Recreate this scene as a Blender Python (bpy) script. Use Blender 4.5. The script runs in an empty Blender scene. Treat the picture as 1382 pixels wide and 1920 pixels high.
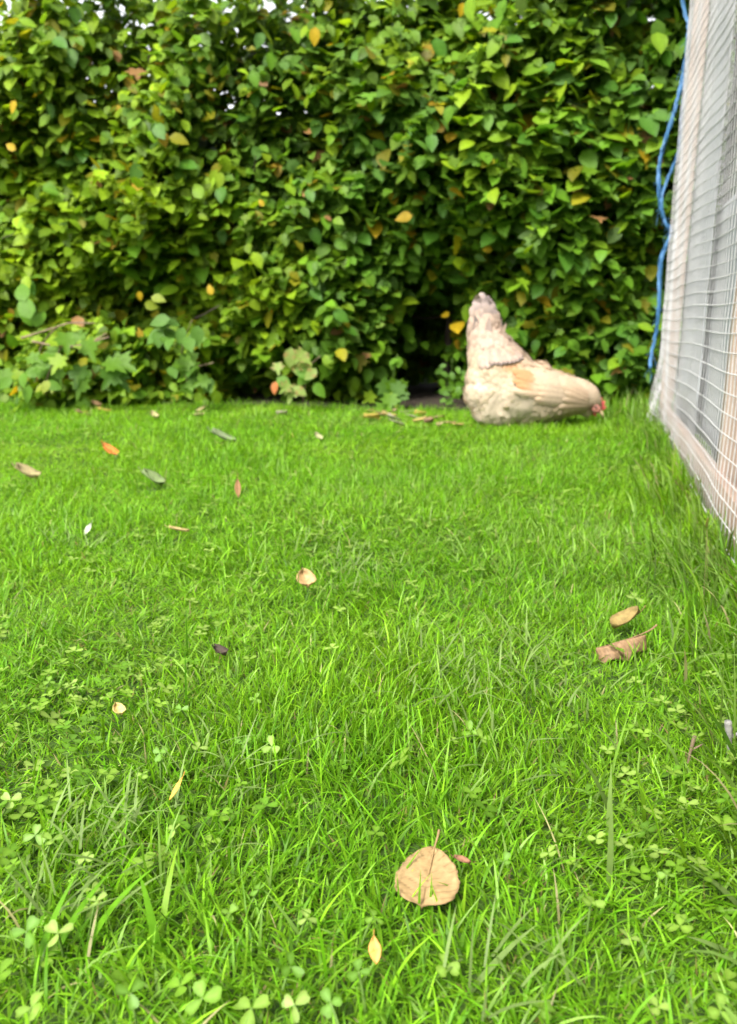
import bpy, bmesh, math, random
import numpy as np
from mathutils import Vector, Matrix

random.seed(7)
rng = np.random.default_rng(11)
scene = bpy.context.scene
COL = scene.collection

# ------------------------------------------------------------------ camera
CAM_H, PITCH, FPX, PW, PH = 0.32, math.radians(13.4), 1450.0, 1382.0, 1920.0
cam_data = bpy.data.cameras.new("camera")
cam = bpy.data.objects.new("camera", cam_data)
COL.objects.link(cam)
cam.location = (0, 0, CAM_H)
cam.rotation_euler = (math.radians(90) - PITCH, 0, 0)
cam_data.sensor_fit = 'VERTICAL'
cam_data.sensor_height = 36.0
cam_data.lens = 36.0 * FPX / PH
cam_data.clip_start = 0.02
cam_data.clip_end = 500
cam_data.dof.use_dof = True
cam_data.dof.focus_distance = 0.58
cam_data.dof.aperture_fstop = 9.5
scene.camera = cam

# ------------------------------------------------------------------ sky, sun, exposure
SUN_EL, SUN_AZ = math.radians(52), math.radians(-150)
world = bpy.data.worlds.new("World")
scene.world = world
world.use_nodes = True
wn, wl = world.node_tree.nodes, world.node_tree.links
wn.clear()
sky = wn.new('ShaderNodeTexSky')
sky.sky_type = 'NISHITA'
sky.sun_disc = False
sky.sun_elevation = SUN_EL
sky.sun_rotation = SUN_AZ
sky.dust_density = 4.0
sky.ozone_density = 1.0
hs = wn.new('ShaderNodeHueSaturation')
hs.inputs['Saturation'].default_value = 0.12      # overcast: an almost white sky
bg = wn.new('ShaderNodeBackground')
bg.inputs['Strength'].default_value = 0.15
wo = wn.new('ShaderNodeOutputWorld')
wl.new(sky.outputs[0], hs.inputs['Color'])
wl.new(hs.outputs[0], bg.inputs['Color'])
wl.new(bg.outputs[0], wo.inputs['Surface'])

sun_data = bpy.data.lights.new("sun", 'SUN')
sun_data.energy = 1.5
sun_data.angle = math.radians(14)
sun_data.color = (1.0, 0.95, 0.87)
sun = bpy.data.objects.new("sun", sun_data)
COL.objects.link(sun)
sdir = Vector((math.sin(SUN_AZ) * math.cos(SUN_EL), math.cos(SUN_AZ) * math.cos(SUN_EL), math.sin(SUN_EL)))
sun.rotation_euler = sdir.to_track_quat('Z', 'Y').to_euler()

scene.view_settings.view_transform = 'Standard'
scene.view_settings.look = 'None'
scene.view_settings.gamma = 1.0
scene.view_settings.exposure = 1.85
scene.view_settings.use_curve_mapping = False
try:
    scene.cycles.max_bounces = 10
    scene.cycles.diffuse_bounces = 5
    scene.cycles.transmission_bounces = 6
    scene.cycles.use_denoising = True
except Exception:
    pass

# ------------------------------------------------------------------ measuring helpers
def ray(px, py):
    cx, cy = (px - PW / 2) / FPX, (PH / 2 - py) / FPX
    c, s = math.cos(PITCH), math.sin(PITCH)
    return Vector((cx, c + cy * s, -s + cy * c))

def on_ground(px, py, z=0.0):
    d = ray(px, py)
    t = (z - CAM_H) / d.z
    return Vector((0, 0, CAM_H)) + d * t

def on_plane(px, py, Y):
    d = ray(px, py)
    return Vector((0, 0, CAM_H)) + d * (Y / d.y)

def project(P):
    P = np.asarray(P, float)
    c, s = math.cos(PITCH), math.sin(PITCH)
    x, y, z = P[:, 0], P[:, 1], P[:, 2] - CAM_H
    zc = y * c - z * s
    yc = y * s + z * c
    return PW / 2 + FPX * x / zc, PH / 2 - FPX * yc / zc, zc

def hash2(ix, iy, seed):
    h = (ix.astype(np.int64) * 374761393 + iy.astype(np.int64) * 668265263 + seed * 1442695041) & 0x7fffffff
    h = (h ^ (h >> 13)) * 1274126177 & 0x7fffffff
    return ((h ^ (h >> 16)) & 0xffff) / 65535.0

def vnoise(x, y, seed=0):
    x = np.asarray(x, float); y = np.asarray(y, float)
    ix, iy = np.floor(x), np.floor(y)
    fx, fy = x - ix, y - iy
    fx, fy = fx * fx * (3 - 2 * fx), fy * fy * (3 - 2 * fy)
    a, b = hash2(ix, iy, seed), hash2(ix + 1, iy, seed)
    c, d = hash2(ix, iy + 1, seed), hash2(ix + 1, iy + 1, seed)
    return (a + (b - a) * fx) * (1 - fy) + (c + (d - c) * fx) * fy

def fbm(x, y, seed=0):
    return (vnoise(x, y, seed) * .55 + vnoise(np.asarray(x) * 2.1 + 7, np.asarray(y) * 2.1 + 3, seed + 1) * .3
            + vnoise(np.asarray(x) * 4.3 + 1, np.asarray(y) * 4.3 + 9, seed + 2) * .15)

def relief(x, y):
    return (fbm(np.asarray(x) * 2.2, np.asarray(y) * 2.2, 51) - .5) * .03 + (vnoise(np.asarray(x) * 9, np.asarray(y) * 9, 77) - .5) * .008

def relief1(x, y):
    return float(relief(np.array([x]), np.array([y]))[0])

# ------------------------------------------------------------------ object helpers
def tag(o, label=None, cat=None, group=None, kind=None):
    if label: o['label'] = label
    if cat: o['category'] = cat
    if group: o['group'] = group
    if kind: o['kind'] = kind
    return o

def empty(name, loc, label, cat, group=None):
    o = bpy.data.objects.new(name, None)
    o.empty_display_size = .05
    COL.objects.link(o)
    o.location = loc
    return tag(o, label, cat, group)

def link(name, mesh, parent=None, mat=None):
    o = bpy.data.objects.new(name, mesh)
    COL.objects.link(o)
    if mat is not None and not mesh.materials: mesh.materials.append(mat)
    if parent is not None: o.parent = parent
    return o

def mesh_arrays(name, verts, faces_flat, face_sizes, tint=None, mat=None, smooth=True):
    """Mesh straight from numpy arrays, with an optional colour per vertex."""
    me = bpy.data.meshes.new(name)
    nv, nl, nf = len(verts), len(faces_flat), len(face_sizes)
    me.vertices.add(nv); me.loops.add(nl); me.polygons.add(nf)
    me.vertices.foreach_set('co', np.ascontiguousarray(verts, dtype=np.float32).ravel())
    me.loops.foreach_set('vertex_index', np.ascontiguousarray(faces_flat, dtype=np.int32))
    starts = np.concatenate([[0], np.cumsum(face_sizes)[:-1]]).astype(np.int32)
    me.polygons.foreach_set('loop_start', starts)
    if smooth: me.polygons.foreach_set('use_smooth', np.ones(nf, dtype=bool))
    if tint is not None:
        a = me.attributes.new('tint', 'FLOAT_COLOR', 'POINT')
        c = np.ones((nv, 4), dtype=np.float32); c[:, :3] = tint
        a.data.foreach_set('color', c.ravel())
    me.update(calc_edges=True)
    me.validate()
    if mat: me.materials.append(mat)
    return me

def mesh_py(name, verts, faces, mat=None, smooth=False, tint=None):
    sizes = np.array([len(f) for f in faces]); flat = np.array([i for f in faces for i in f])
    return mesh_arrays(name, np.array([tuple(v) for v in verts]), flat, sizes, tint, mat, smooth)

def tube_geo(pts, rad, sides=6):
    pts = [Vector(p) for p in pts]
    V, F = [], []
    n = len(pts)
    up = Vector((0.13, 0.21, 0.97))
    for i, p in enumerate(pts):
        d = (pts[min(i + 1, n - 1)] - pts[max(i - 1, 0)]).normalized()
        a = d.cross(up)
        if a.length < 1e-3: a = d.cross(Vector((1, 0, 0)))
        a.normalize(); b = d.cross(a)
        r = rad[i] if hasattr(rad, '__len__') else rad
        for k in range(sides):
            t = 2 * math.pi * k / sides
            V.append(p + (a * math.cos(t) + b * math.sin(t)) * r)
    for i in range(n - 1):
        for k in range(sides):
            k2 = (k + 1) % sides
            F.append((i * sides + k, i * sides + k2, (i + 1) * sides + k2, (i + 1) * sides + k))
    F.append(tuple(range(sides))[::-1]); F.append(tuple((n - 1) * sides + k for k in range(sides)))
    return V, F

class Geo:
    def __init__(s): s.V, s.F = [], []
    def add(s, V, F):
        b = len(s.V); s.V += list(V); s.F += [tuple(i + b for i in f) for f in F]; return s
    def tube(s, pts, rad, sides=6): return s.add(*tube_geo(pts, rad, sides))
    def mesh(s, name, mat=None, smooth=True): return mesh_py(name, s.V, s.F, mat, smooth)

def smooth_path(pts, per=6):
    P = [Vector(p) for p in pts]; out = []
    for i in range(len(P) - 1):
        p0, p1, p2, p3 = P[max(i - 1, 0)], P[i], P[i + 1], P[min(i + 2, len(P) - 1)]
        for k in range(per):
            t = k / per
            out.append(.5 * ((2 * p1) + (p2 - p0) * t + (2 * p0 - 5 * p1 + 4 * p2 - p3) * t * t + (3 * p1 - p0 - 3 * p2 + p3) * t ** 3))
    out.append(P[-1])
    return out

# ------------------------------------------------------------------ materials
def new_mat(name):
    m = bpy.data.materials.new(name); m.use_nodes = True
    n, l = m.node_tree.nodes, m.node_tree.links
    n.clear()
    out = n.new('ShaderNodeOutputMaterial')
    return m, n, l, out

def leaf_mat(name, transl=.35, rough=.45, spec=.4, veins=False, gain=1.0, mottle=.25, scale=90):
    """Thin plant tissue: tint attribute, soft mottling, gloss and translucency."""
    m, n, l, out = new_mat(name)
    at = n.new('ShaderNodeAttribute'); at.attribute_name = 'tint'
    tc = n.new('ShaderNodeNewGeometry')
    no = n.new('ShaderNodeTexNoise'); no.inputs['Scale'].default_value = scale if veins else 160; no.inputs['Detail'].default_value = 3
    l.new(tc.outputs['Position'], no.inputs['Vector'])
    mr = n.new('ShaderNodeMapRange'); mr.inputs['To Min'].default_value = (1 - mottle) * gain; mr.inputs['To Max'].default_value = (1 + mottle) * gain
    l.new(no.outputs['Fac'], mr.inputs['Value'])
    mul = n.new('ShaderNodeVectorMath'); mul.operation = 'SCALE'
    l.new(at.outputs['Color'], mul.inputs[0]); l.new(mr.outputs[0], mul.inputs['Scale'])
    p = n.new('ShaderNodeBsdfPrincipled')
    p.inputs['Roughness'].default_value = rough
    p.inputs['Specular IOR Level'].default_value = spec
    l.new(mul.outputs[0], p.inputs['Base Color'])
    tr = n.new('ShaderNodeBsdfTranslucent')
    tv = n.new('ShaderNodeVectorMath'); tv.operation = 'MULTIPLY'; tv.inputs[1].default_value = (1.25, 1.2, .6)
    l.new(mul.outputs[0], tv.inputs[0]); l.new(tv.outputs[0], tr.inputs['Color'])
    mx = n.new('ShaderNodeMixShader'); mx.inputs[0].default_value = transl
    l.new(p.outputs[0], mx.inputs[1]); l.new(tr.outputs[0], mx.inputs[2])
    l.new(mx.outputs[0], out.inputs['Surface'])
    if veins:
        bp = n.new('ShaderNodeBump'); bp.inputs['Strength'].default_value = .25; bp.inputs['Distance'].default_value = .002
        l.new(no.outputs['Fac'], bp.inputs['Height']); l.new(bp.outputs[0], p.inputs['Normal'])
    return m

def rough_mat(name, c1, c2, scale=20, rough=.7, bump=.3, stretch=(1, 1, 1), transl=0, spec=.3, dist=.004, coords='Object'):
    m, n, l, out = new_mat(name)
    tc = n.new('ShaderNodeTexCoord'); mp = n.new('ShaderNodeMapping'); mp.inputs['Scale'].default_value = stretch
    no = n.new('ShaderNodeTexNoise'); no.inputs['Scale'].default_value = scale; no.inputs['Detail'].default_value = 6
    l.new(tc.outputs[coords], mp.inputs[0]); l.new(mp.outputs[0], no.inputs['Vector'])
    cr = n.new('ShaderNodeValToRGB')
    cr.color_ramp.elements[0].position = .3; cr.color_ramp.elements[1].position = .7
    cr.color_ramp.elements[0].color = (*c1, 1); cr.color_ramp.elements[1].color = (*c2, 1)
    l.new(no.outputs['Fac'], cr.inputs[0])
    p = n.new('ShaderNodeBsdfPrincipled'); p.inputs['Roughness'].default_value = rough; p.inputs['Specular IOR Level'].default_value = spec
    l.new(cr.outputs[0], p.inputs['Base Color'])
    bp = n.new('ShaderNodeBump'); bp.inputs['Strength'].default_value = bump; bp.inputs['Distance'].default_value = dist
    l.new(no.outputs['Fac'], bp.inputs['Height']); l.new(bp.outputs[0], p.inputs['Normal'])
    if transl:
        tr = n.new('ShaderNodeBsdfTranslucent'); l.new(cr.outputs[0], tr.inputs['Color'])
        mx = n.new('ShaderNodeMixShader'); mx.inputs[0].default_value = transl
        l.new(p.outputs[0], mx.inputs[1]); l.new(tr.outputs[0], mx.inputs[2]); l.new(mx.outputs[0], out.inputs['Surface'])
    else:
        l.new(p.outputs[0], out.inputs['Surface'])
    return m

M_GRASS = leaf_mat('grass_blade', .50, .46, .20)
M_CLOVER = leaf_mat('clover_leaf', .35, .5, .35)
M_HEDGE = leaf_mat('hedge_leaf', .45, .52, .22, True)
M_DEAD = leaf_mat('dead_leaf', .18, .65, .2, True, 1.0, .42, 260)
M_FEATHER = leaf_mat('feather', .15, .85, .1)
M_SOIL = rough_mat('lawn_soil', (.020, .045, .004), (.050, .10, .008), 60, .95, .8, coords='Object', dist=.01)
M_BARK = rough_mat('bark', (.03, .022, .015), (.08, .06, .042), 30, .9, .6, (1, 1, .3))
M_TWIG = rough_mat('twig', (.11, .075, .045), (.22, .16, .1), 40, .8, .4)
M_STEM = rough_mat('green_stem', (.07, .14, .02), (.12, .2, .04), 60, .6, .2)
M_WOOD = rough_mat('planed_wood', (.40, .29, .225), (.47, .355, .28), 9, .75, .35, (6, 6, .6))
M_WOODH = rough_mat('planed_wood_board', (.33, .225, .17), (.43, .315, .245), 9, .75, .35, (.6, .6, 6))
M_NET = rough_mat('white_net_cord', (.52, .51, .51), (.64, .63, .63), 200, .6, .1, transl=.15)
M_WHITE = rough_mat('white_plastic', (.45, .465, .495), (.55, .565, .595), 4, .45, .3, transl=.3, dist=.02)
M_GREY = rough_mat('grey_plastic', (.33, .35, .37), (.41, .43, .45), 5, .4, .4, transl=.25, dist=.02)
M_SHADE = rough_mat('shade_cloth', (.20, .215, .19), (.27, .29, .255), 6, .8, .4, transl=.25, dist=.02)
M_DARK = rough_mat('near_black', (.012, .013, .014), (.03, .03, .032), 30, .6, .2)
M_ROPE = rough_mat('blue_polypropylene', (.022, .09, .22), (.06, .19, .36), 150, .45, .5, (1, 1, .4), spec=.5)
M_RED = rough_mat('red_comb', (.36, .05, .045), (.48, .10, .085), 120, .55, .5)
M_FACE = rough_mat('bare_face_skin', (.22, .08, .06), (.36, .16, .12), 180, .7, .5)
M_BEAK = rough_mat('horn_beak', (.45, .32, .16), (.6, .46, .27), 100, .4, .1)
M_SKIN = rough_mat('shank_skin', (.4, .3, .2), (.55, .42, .3), 200, .6, .5)
M_EYE = rough_mat('eye', (.01, .006, .004), (.04, .015, .006), 60, .08, 0, spec=.8)
M_STONE = rough_mat('pale_chip', (.15, .145, .13), (.28, .27, .25), 90, .8, .5)

# ------------------------------------------------------------------ the run's wall line (far corner -> past the camera)
RUN_A = Vector((0.995, 2.66, 0))
RUN_DIR = Vector((.56 - .995, 1.19 - 2.66, 0)).normalized()
RUN_IN = Vector((-RUN_DIR.y, RUN_DIR.x, 0))
if RUN_IN.x < 0: RUN_IN = -RUN_IN
RUN_LEN, RUN_H = 3.4, 1.9
def run_pt(s, inn, z): 
    p = RUN_A + RUN_DIR * s + RUN_IN * inn
    return Vector((p.x, p.y, z))
def run_dist(x, y):
    return (x - RUN_A.x) * RUN_IN.x + (y - RUN_A.y) * RUN_IN.y
def run_s(x, y):
    return (x - RUN_A.x) * RUN_DIR.x + (y - RUN_A.y) * RUN_DIR.y

# ------------------------------------------------------------------ lawn sheet
def build_ground():
    xs = np.concatenate([[-90, -40, -15, -7], np.linspace(-4, 4, 100), [7, 15, 40, 90]])
    ys = np.concatenate([[-90, -40, -15, -5], np.linspace(-1.2, 4.6, 80), [7, 15, 40, 90]])
    X, Y = np.meshgrid(xs, ys)
    Z = relief(X, Y) * (np.abs(X) <= 4) * (Y > -1.3) * (Y < 4.7)
    V = np.stack([X.ravel(), Y.ravel(), Z.ravel()], 1)
    nx, ny = len(xs), len(ys)
    i, j = np.meshgrid(np.arange(nx - 1), np.arange(ny - 1))
    a = (j * nx + i).ravel()
    F = np.stack([a, a + 1, a + nx + 1, a + nx], 1)
    me = mesh_arrays('lawn', V, F.ravel(), np.full(len(F), 4), None, M_SOIL)
    o = link('lawn_ground', me)
    tag(o, 'earth of the lawn showing dark between the grass blades', None, None, 'structure')
build_ground()

M_BED = rough_mat('hedge_earth', (.012, .009, .006), (.045, .032, .02), 35, .95, 1.0, dist=.02)
def build_bed():
    """Bare dark earth under the hedge, just above the lawn sheet, with a wandering front edge."""
    xs = np.linspace(-4, 4, 161); V, F = [], []
    for x in xs:
        e = 3.10 - .17 * min(max(x, -2.5), 1.5) + .34 * (float(fbm(x * 2.2, 3.0, 15)) - .5) - .03 * math.exp(-((x - .22) / .28) ** 2)
        for k in range(13):
            y = e + (4.5 - e) * (k / 12) ** 1.6
            V.append((x, y, relief1(x, y) + .004 + (.012 * float(vnoise(x * 14, y * 14, 3)) if k else 0)))
    for i in range(160):
        for k in range(12):
            a = i * 13 + k; F.append((a, a + 13, a + 14, a + 1))
    tag(link('hedge_bed_ground', mesh_py('hedge_bed_ground', V, F, M_BED, True)), 'bare dark earth strip under the hedge', None, None, 'structure')
build_bed()

# ------------------------------------------------------------------ fallen leaves: list first, so the grass can be pressed down under them
FALLEN = [  # px, py, lift, length, width, yaw(deg), pitch toward viewer(deg), curl, colour, shape, label
 (803, 1640, .016, .044, .0365, -14, 6, .04, (.35, .236, .108), 'oval', 'large tan veined leaf with upright stalk lying flat on the near grass'),
 (703, 1780, .026, .012, .0062, 8, 40, .2, (.70, .36, .10), 'slim', 'tiny orange and yellow leaf tip below the large tan leaf'),
 (205, 843, .030, .062, .044, 60, 30, .2, (.80, .27, .06), 'oval', 'bright orange fallen leaf on the far lawn near the hedge'),
 (50, 891, .028, .075, .042, 70, 22, .5, (.42, .35, .16), 'oval', 'folded olive tan leaf resting on the grass nearest the pale border of lawn'),
 (284, 895, .030, .062, .052, 82, 34, .35, (.30, .40, .16), 'oval', 'dull grey green rounded leaf lying on the lawn beyond the slim tan one'),
 (446, 916, .030, .050, .015, 10, 55, .2, (.38, .20, .09), 'slim', 'thin reddish brown leaf standing upright in the mid lawn'),
 (166, 990, .030, .026, .014, -25, 45, .3, (.56, .62, .44), 'slim', 'small whitish leaf turned underside up in the grass'),
 (335, 990, .028, .040, .010, 84, 10, .6, (.58, .45, .18), 'slim', 'slim curled tan leaf lying crosswise on the grass'),
 (572, 1082, .028, .032, .030, 20, 30, .4, (.66, .44, .20), 'oval', 'roundish apricot leaf half sunk between grass blades mid lawn'),
 (412, 1222, .020, .018, .012, 50, 10, .5, (.055, .040, .028), 'oval', 'small dark brown crumpled leaf down among the blades'),
 (1165, 1196, .017, .056, .026, -76, 10, -.85, (.30, .185, .10), 'oval', 'curled brown leaf with pointed stalk lying in front of a yellowed one'),
 (1176, 1160, .018, .042, .030, -80, 30, .4, (.40, .29, .10), 'oval', 'ragged yellowed leaf standing just behind the curled brown leaf'),
 (330, 1470, .030, .016, .0035, -28, 35, .2, (.70, .38, .07), 'slim', 'narrow orange leaf sliver slanting in the clover'),
 (417, 820, .030, .090, .05, 78, 25, .4, (.26, .33, .16), 'oval', 'broad pale sage leaf on the far grass below the variegated sprig'),
 (596, 820, .030, .038, .028, 40, 30, .4, (.45, .44, .22), 'oval', 'small pale straw leaf on the far grass beside the bare litter'),
 (180, 760, .030, .060, .045, 60, 20, .4, (.48, .30, .14), 'oval', 'rusty leaf lying where the lawn meets the dark hedge foot'),
 (222, 1326, .024, .012, .010, 40, 20, .4, (.58, .44, .16), 'oval', 'tiny straw yellow leaf scrap in the grass above the clover'),
 (866, 1612, .016, .010, .005, 70, 10, .5, (.26, .13, .07), 'slim', 'small russet scrap beside the large tan leaf'),
]
fallen_pos = []   # where each one lies on the lawn
for f in FALLEN:
    h = f[2] * (.72 if f[1] < 1100 else 1); p = on_ground(f[0], f[1], h); p.z = h + relief1(p.x, p.y) * .6
    fallen_pos.append(p)

# ------------------------------------------------------------------ grass
def blades(root, yaw, length, width, lean, curve, tint, segs, twist):
    """All the blades of one kind as arrays: ribbons that taper to a point and bend over."""
    n = len(root)
    V = np.zeros((n, 2 * segs + 1, 3), np.float32); C = np.zeros((n, 2 * segs + 1, 3), np.float32)
    d = np.stack([np.cos(yaw), np.sin(yaw), np.zeros(n)], 1)
    sy = yaw + np.pi / 2 + twist
    s = np.stack([np.cos(sy), np.sin(sy), np.zeros(n)], 1)
    pos = root.astype(float).copy()
    step = (length / segs)[:, None]
    for k in range(segs + 1):
        t = k / segs
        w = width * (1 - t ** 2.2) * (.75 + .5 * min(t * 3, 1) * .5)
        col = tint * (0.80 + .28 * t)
        if k < segs:
            V[:, 2 * k] = pos - s * (w / 2)[:, None]; V[:, 2 * k + 1] = pos + s * (w / 2)[:, None]
            C[:, 2 * k] = col; C[:, 2 * k + 1] = col
        else:
            V[:, 2 * k] = pos; C[:, 2 * k] = col
        th = np.minimum(lean + curve * (t + .5 / segs), 2.3)
        pos = pos + step * (d * np.sin(th)[:, None] + np.array([0, 0, 1.0]) * np.cos(th)[:, None])
        pos[:, 2] = np.maximum(pos[:, 2], root[:, 2] + .0015)
    nv = 2 * segs + 1
    quads = np.array([[2 * k, 2 * k + 1, 2 * k + 3, 2 * k + 2] for k in range(segs - 1)]).reshape(-1, 4)
    tri = np.array([2 * segs - 2, 2 * segs - 1, 2 * segs])
    per = np.concatenate([quads.ravel(), tri])
    sizes1 = np.array([4] * (segs - 1) + [3])
    flat = (np.arange(n)[:, None] * nv + per[None]).ravel()
    return V.reshape(-1, 3), flat, np.tile(sizes1, n), C.reshape(-1, 3)

def pack(parts):
    V, F, S, C = [], [], [], []; base = 0
    for v, f, s, c in parts:
        V.append(v); F.append(f + base); S.append(s); C.append(c); base += len(v)
    return np.concatenate(V), np.concatenate(F), np.concatenate(S), np.concatenate(C)

G_MID = np.array([.124, .305, .010]); G_YEL = np.array([.222, .405, .018]); G_DRK = np.array([.062, .190, .004])
G_PAL = np.array([.25, .37, .10]); G_STR = np.array([.40, .36, .17])

def grass_tint(x, y, n, pale=.06, straw=.008):
    a = fbm(x * 3.0, y * 3.0, 5)[:, None]; b = rng.random((n, 1))
    c = G_MID * (1 - np.clip(a * 1.3 - .25 + (b - .5) * .8, 0, 1)) + G_YEL * np.clip(a * 1.3 - .25 + (b - .5) * .8, 0, 1)
    dk = (rng.random((n, 1)) < .20 + .25 * (fbm(x * 1.7, y * 1.7, 31)[:, None] - .5))
    c = np.where(dk, c * .45 + G_DRK * .55, c)
    pz = np.clip(fbm(x * 2.6, y * 2.6, 91)[:, None] - .45, 0, 1) * 1.5
    c = np.where(rng.random((n, 1)) < pale + pz * .5, c * .35 + G_PAL * .65, c)
    c = np.where(rng.random((n, 1)) < straw, G_STR, c)
    return c * np.clip(rng.lognormal(0, .30, (n, 1)), .45, 1.7)

def keep_clear(x, y, keep=.1):
    """Blades under a fallen leaf, under the hedge or inside the run are dropped."""
    k = np.ones(len(x), bool)
    for f, p in zip(FALLEN, fallen_pos):
        rr = max(f[3], f[4]) * .44
        ins = (x - p.x) ** 2 + (y - p.y) ** 2 < rr * rr
        k &= ~(ins & (rng.random(len(x)) > (.45 if f[7] < 0 else .02 if f[1] == 1640 else .35)))
    inside = (run_dist(x, y) > .0) & (run_s(x, y) > -.02)
    k &= ~(inside & (rng.random(len(x)) > .25))
    edge = 3.12 - .17 * np.clip(x, -2.5, 1.5) + .34 * (fbm(x * 2.2, x * 0 + 3, 15) - .5) 
    edge = edge - .05 * np.exp(-((x - .22) / .28) ** 2)
    k &= ~((y > edge) & (rng.random(len(x)) > np.clip(.5 - (y - edge) * 2.5, 0.0, .5)))
    return k

def scatter(n, x0, x1, y0, y1):
    return rng.uniform(x0, x1, n), rng.uniform(y0, y1, n)

def grass_zone(n, y0, y1, half0, half1, segs, wid, ln, layer):
    y = y0 + (y1 - y0) * rng.random(n)
    hw = half0 + (half1 - half0) * (y - y0) / (y1 - y0)
    x = rng.uniform(-1, 1, n) * hw
    k = keep_clear(x, y); x, y = x[k], y[k]; n = len(x)
    ang = fbm(x * 7, y * 7, 21) * 14 + rng.normal(0, 1.7, n)
    tall = .55 + .9 * fbm(x * 5, y * 5, 41)
    L = ln * tall * rng.lognormal(0, .28, n)
    W = wid * rng.uniform(.6, 1.25, n)
    lay = np.clip(fbm(x * 3.6, y * 3.6, 61) * 1.6 - .45, 0, 1)
    lean = np.abs(rng.normal(.22, .34, n)) + lay * .5
    curve = np.abs(rng.normal(.7, .7, n)) + lay * .7
    if layer == 'low':
        lean = rng.uniform(.2, 1.2, n); L = ln * rng.uniform(.5, 1.3, n); curve = rng.uniform(0, 1.4, n)
    t = grass_tint(x, y, n)
    if layer == 'low':
        t = t * .5 + G_YEL * .45
        t = np.where(rng.random((n, 1)) < .10, np.array([.30, .25, .09]) * rng.uniform(.6, 1.1, (n, 1)), t)
    return blades(np.stack([x, y, relief(x, y) - .002], 1), ang, L, W, lean, curve, t, segs, rng.normal(0, .7, n))

parts = [
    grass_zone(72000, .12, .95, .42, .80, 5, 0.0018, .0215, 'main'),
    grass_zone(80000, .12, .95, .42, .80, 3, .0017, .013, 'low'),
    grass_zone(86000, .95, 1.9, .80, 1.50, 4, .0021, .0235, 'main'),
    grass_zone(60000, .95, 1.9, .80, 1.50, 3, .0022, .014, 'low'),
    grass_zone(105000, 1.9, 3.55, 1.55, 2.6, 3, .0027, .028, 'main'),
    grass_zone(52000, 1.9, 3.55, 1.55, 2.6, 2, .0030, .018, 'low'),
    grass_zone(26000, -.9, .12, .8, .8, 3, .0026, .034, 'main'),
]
# surroundings off to the sides, thinner
for sx in (-1, 1):
    n = 42000
    y = rng.uniform(-.6, 3.4, n); x = sx * rng.uniform(.5, 3.3, n)
    k = (np.abs(x) > .42 + .42 * np.clip(y, 0, 3.2)) & keep_clear(x, y); x, y = x[k], y[k]; n = len(x)
    parts.append(blades(np.stack([x, y, relief(x, y) - .002], 1), rng.uniform(0, 6.3, n), rng.uniform(.02, .045, n), rng.uniform(.003, .005, n),
                        rng.uniform(0, .7, n), rng.uniform(0, 1.2, n), grass_tint(x, y, n), 2, rng.normal(0, .7, n)))
# longer wispy blades scattered through the lawn
n = 2600
y = .14 + 2.7 * rng.random(n) ** 1.5; x = rng.uniform(-1, 1, n) * (.4 + .5 * y)
k = keep_clear(x, y); x, y = x[k], y[k]; n = len(x)
parts.append(blades(np.stack([x, y, relief(x, y)], 1), rng.uniform(0, 6.3, n), rng.uniform(.030, .052, n), rng.uniform(.0013, .0022, n),
                    rng.uniform(0, .6, n), rng.uniform(.3, 1.5, n), grass_tint(x, y, n, .22, .015), 6, rng.normal(0, .5, n)))
# pressed, pale mats of cut blades
for (px, py, r, cnt, ya) in [(190, 1530, .035, 40, 1.2), (110, 1660, .035, 30, .35), (660, 1050, .08, 90, .6), (900, 1270, .09, 110, 2.0), (870, 930, .25, 160, 1.7),
                             (170, 1010, .09, 50, 1.0), (420, 1420, .05, 30, .4), (960, 1790, .03, 16, .7), (1000, 1215, .05, 30, 2.0), (620, 1010, .1, 50, .2)]:
    c = on_ground(px, py, .02)
    x = c.x + rng.normal(0, r * .5, cnt); y = c.y + rng.normal(0, r * .6, cnt)
    parts.append(blades(np.stack([x, y, relief(x, y) + rng.uniform(.008, .024, cnt)], 1), ya + rng.normal(0, 1.5, cnt), rng.uniform(.018, .042, cnt),
                        rng.uniform(.0014, .0024, cnt), rng.uniform(.5, 1.3, cnt), rng.uniform(.2, .9, cnt),
                        (G_PAL * .8)[None] * rng.uniform(.7, 1.25, (cnt, 1)), 5, rng.normal(0, .3, cnt)))
# a few broad blades that stand out near the camera
broad = [(1142, 1660, 1.6, .062, .0042, .06, .15, G_PAL * .8), (1140, 1560, 1.5, .05, .0036, .05, .1, G_PAL), (1400, 1700, 2.62, .04, .006, .75, .5, G_PAL * .75),
         (1405, 1795, 2.95, .035, .0058, .95, .5, G_PAL * .8), (880, 1860, .55, .05, .004, .9, .5, G_PAL * .8), (300, 1760, 1.5, .05, .004, .5, .7, G_YEL), (90, 1800, .9, .06, .005, .5, .8, G_MID),
         (150, 1790, .7, .06, .0055, .45, .9, G_MID * 1.1), (60, 1820, 1.1, .055, .005, .4, .6, G_MID), (300, 1800, 2.1, .05, .0048, .5, .7, G_MID), (350, 1330, 1.5, .06, .002, .05, .1, G_DRK), (352, 1230, 1.6, .05, .002, .05, .1, G_DRK * .8),
         (560, 1130, 1.6, .05, .002, .05, .15, G_DRK), (805, 1728, 1.3, .030, .0016, .12, .1, G_MID), (868, 1722, 1.2, .03, .0018, .1, .2, G_YEL), (748, 1726, 1.9, .03, .0018, -.1, .5, G_MID), (784, 1738, 1.25, .036, .0017, .08, .05, G_MID)]
for (px, py, ya, L, W, le, cu, c) in broad:
    p = on_ground(px, py, .0)
    parts.append(blades(np.array([[p.x, p.y, relief1(p.x, p.y)]]), np.array([ya]), np.array([L]), np.array([W]), np.array([le]), np.array([cu]), np.array([c]), 8, np.array([.0])))
gv, gf, gs, gc = pack(parts)
grass = link('grass', mesh_arrays('grass', gv, gf, gs, gc, M_GRASS))
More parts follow.
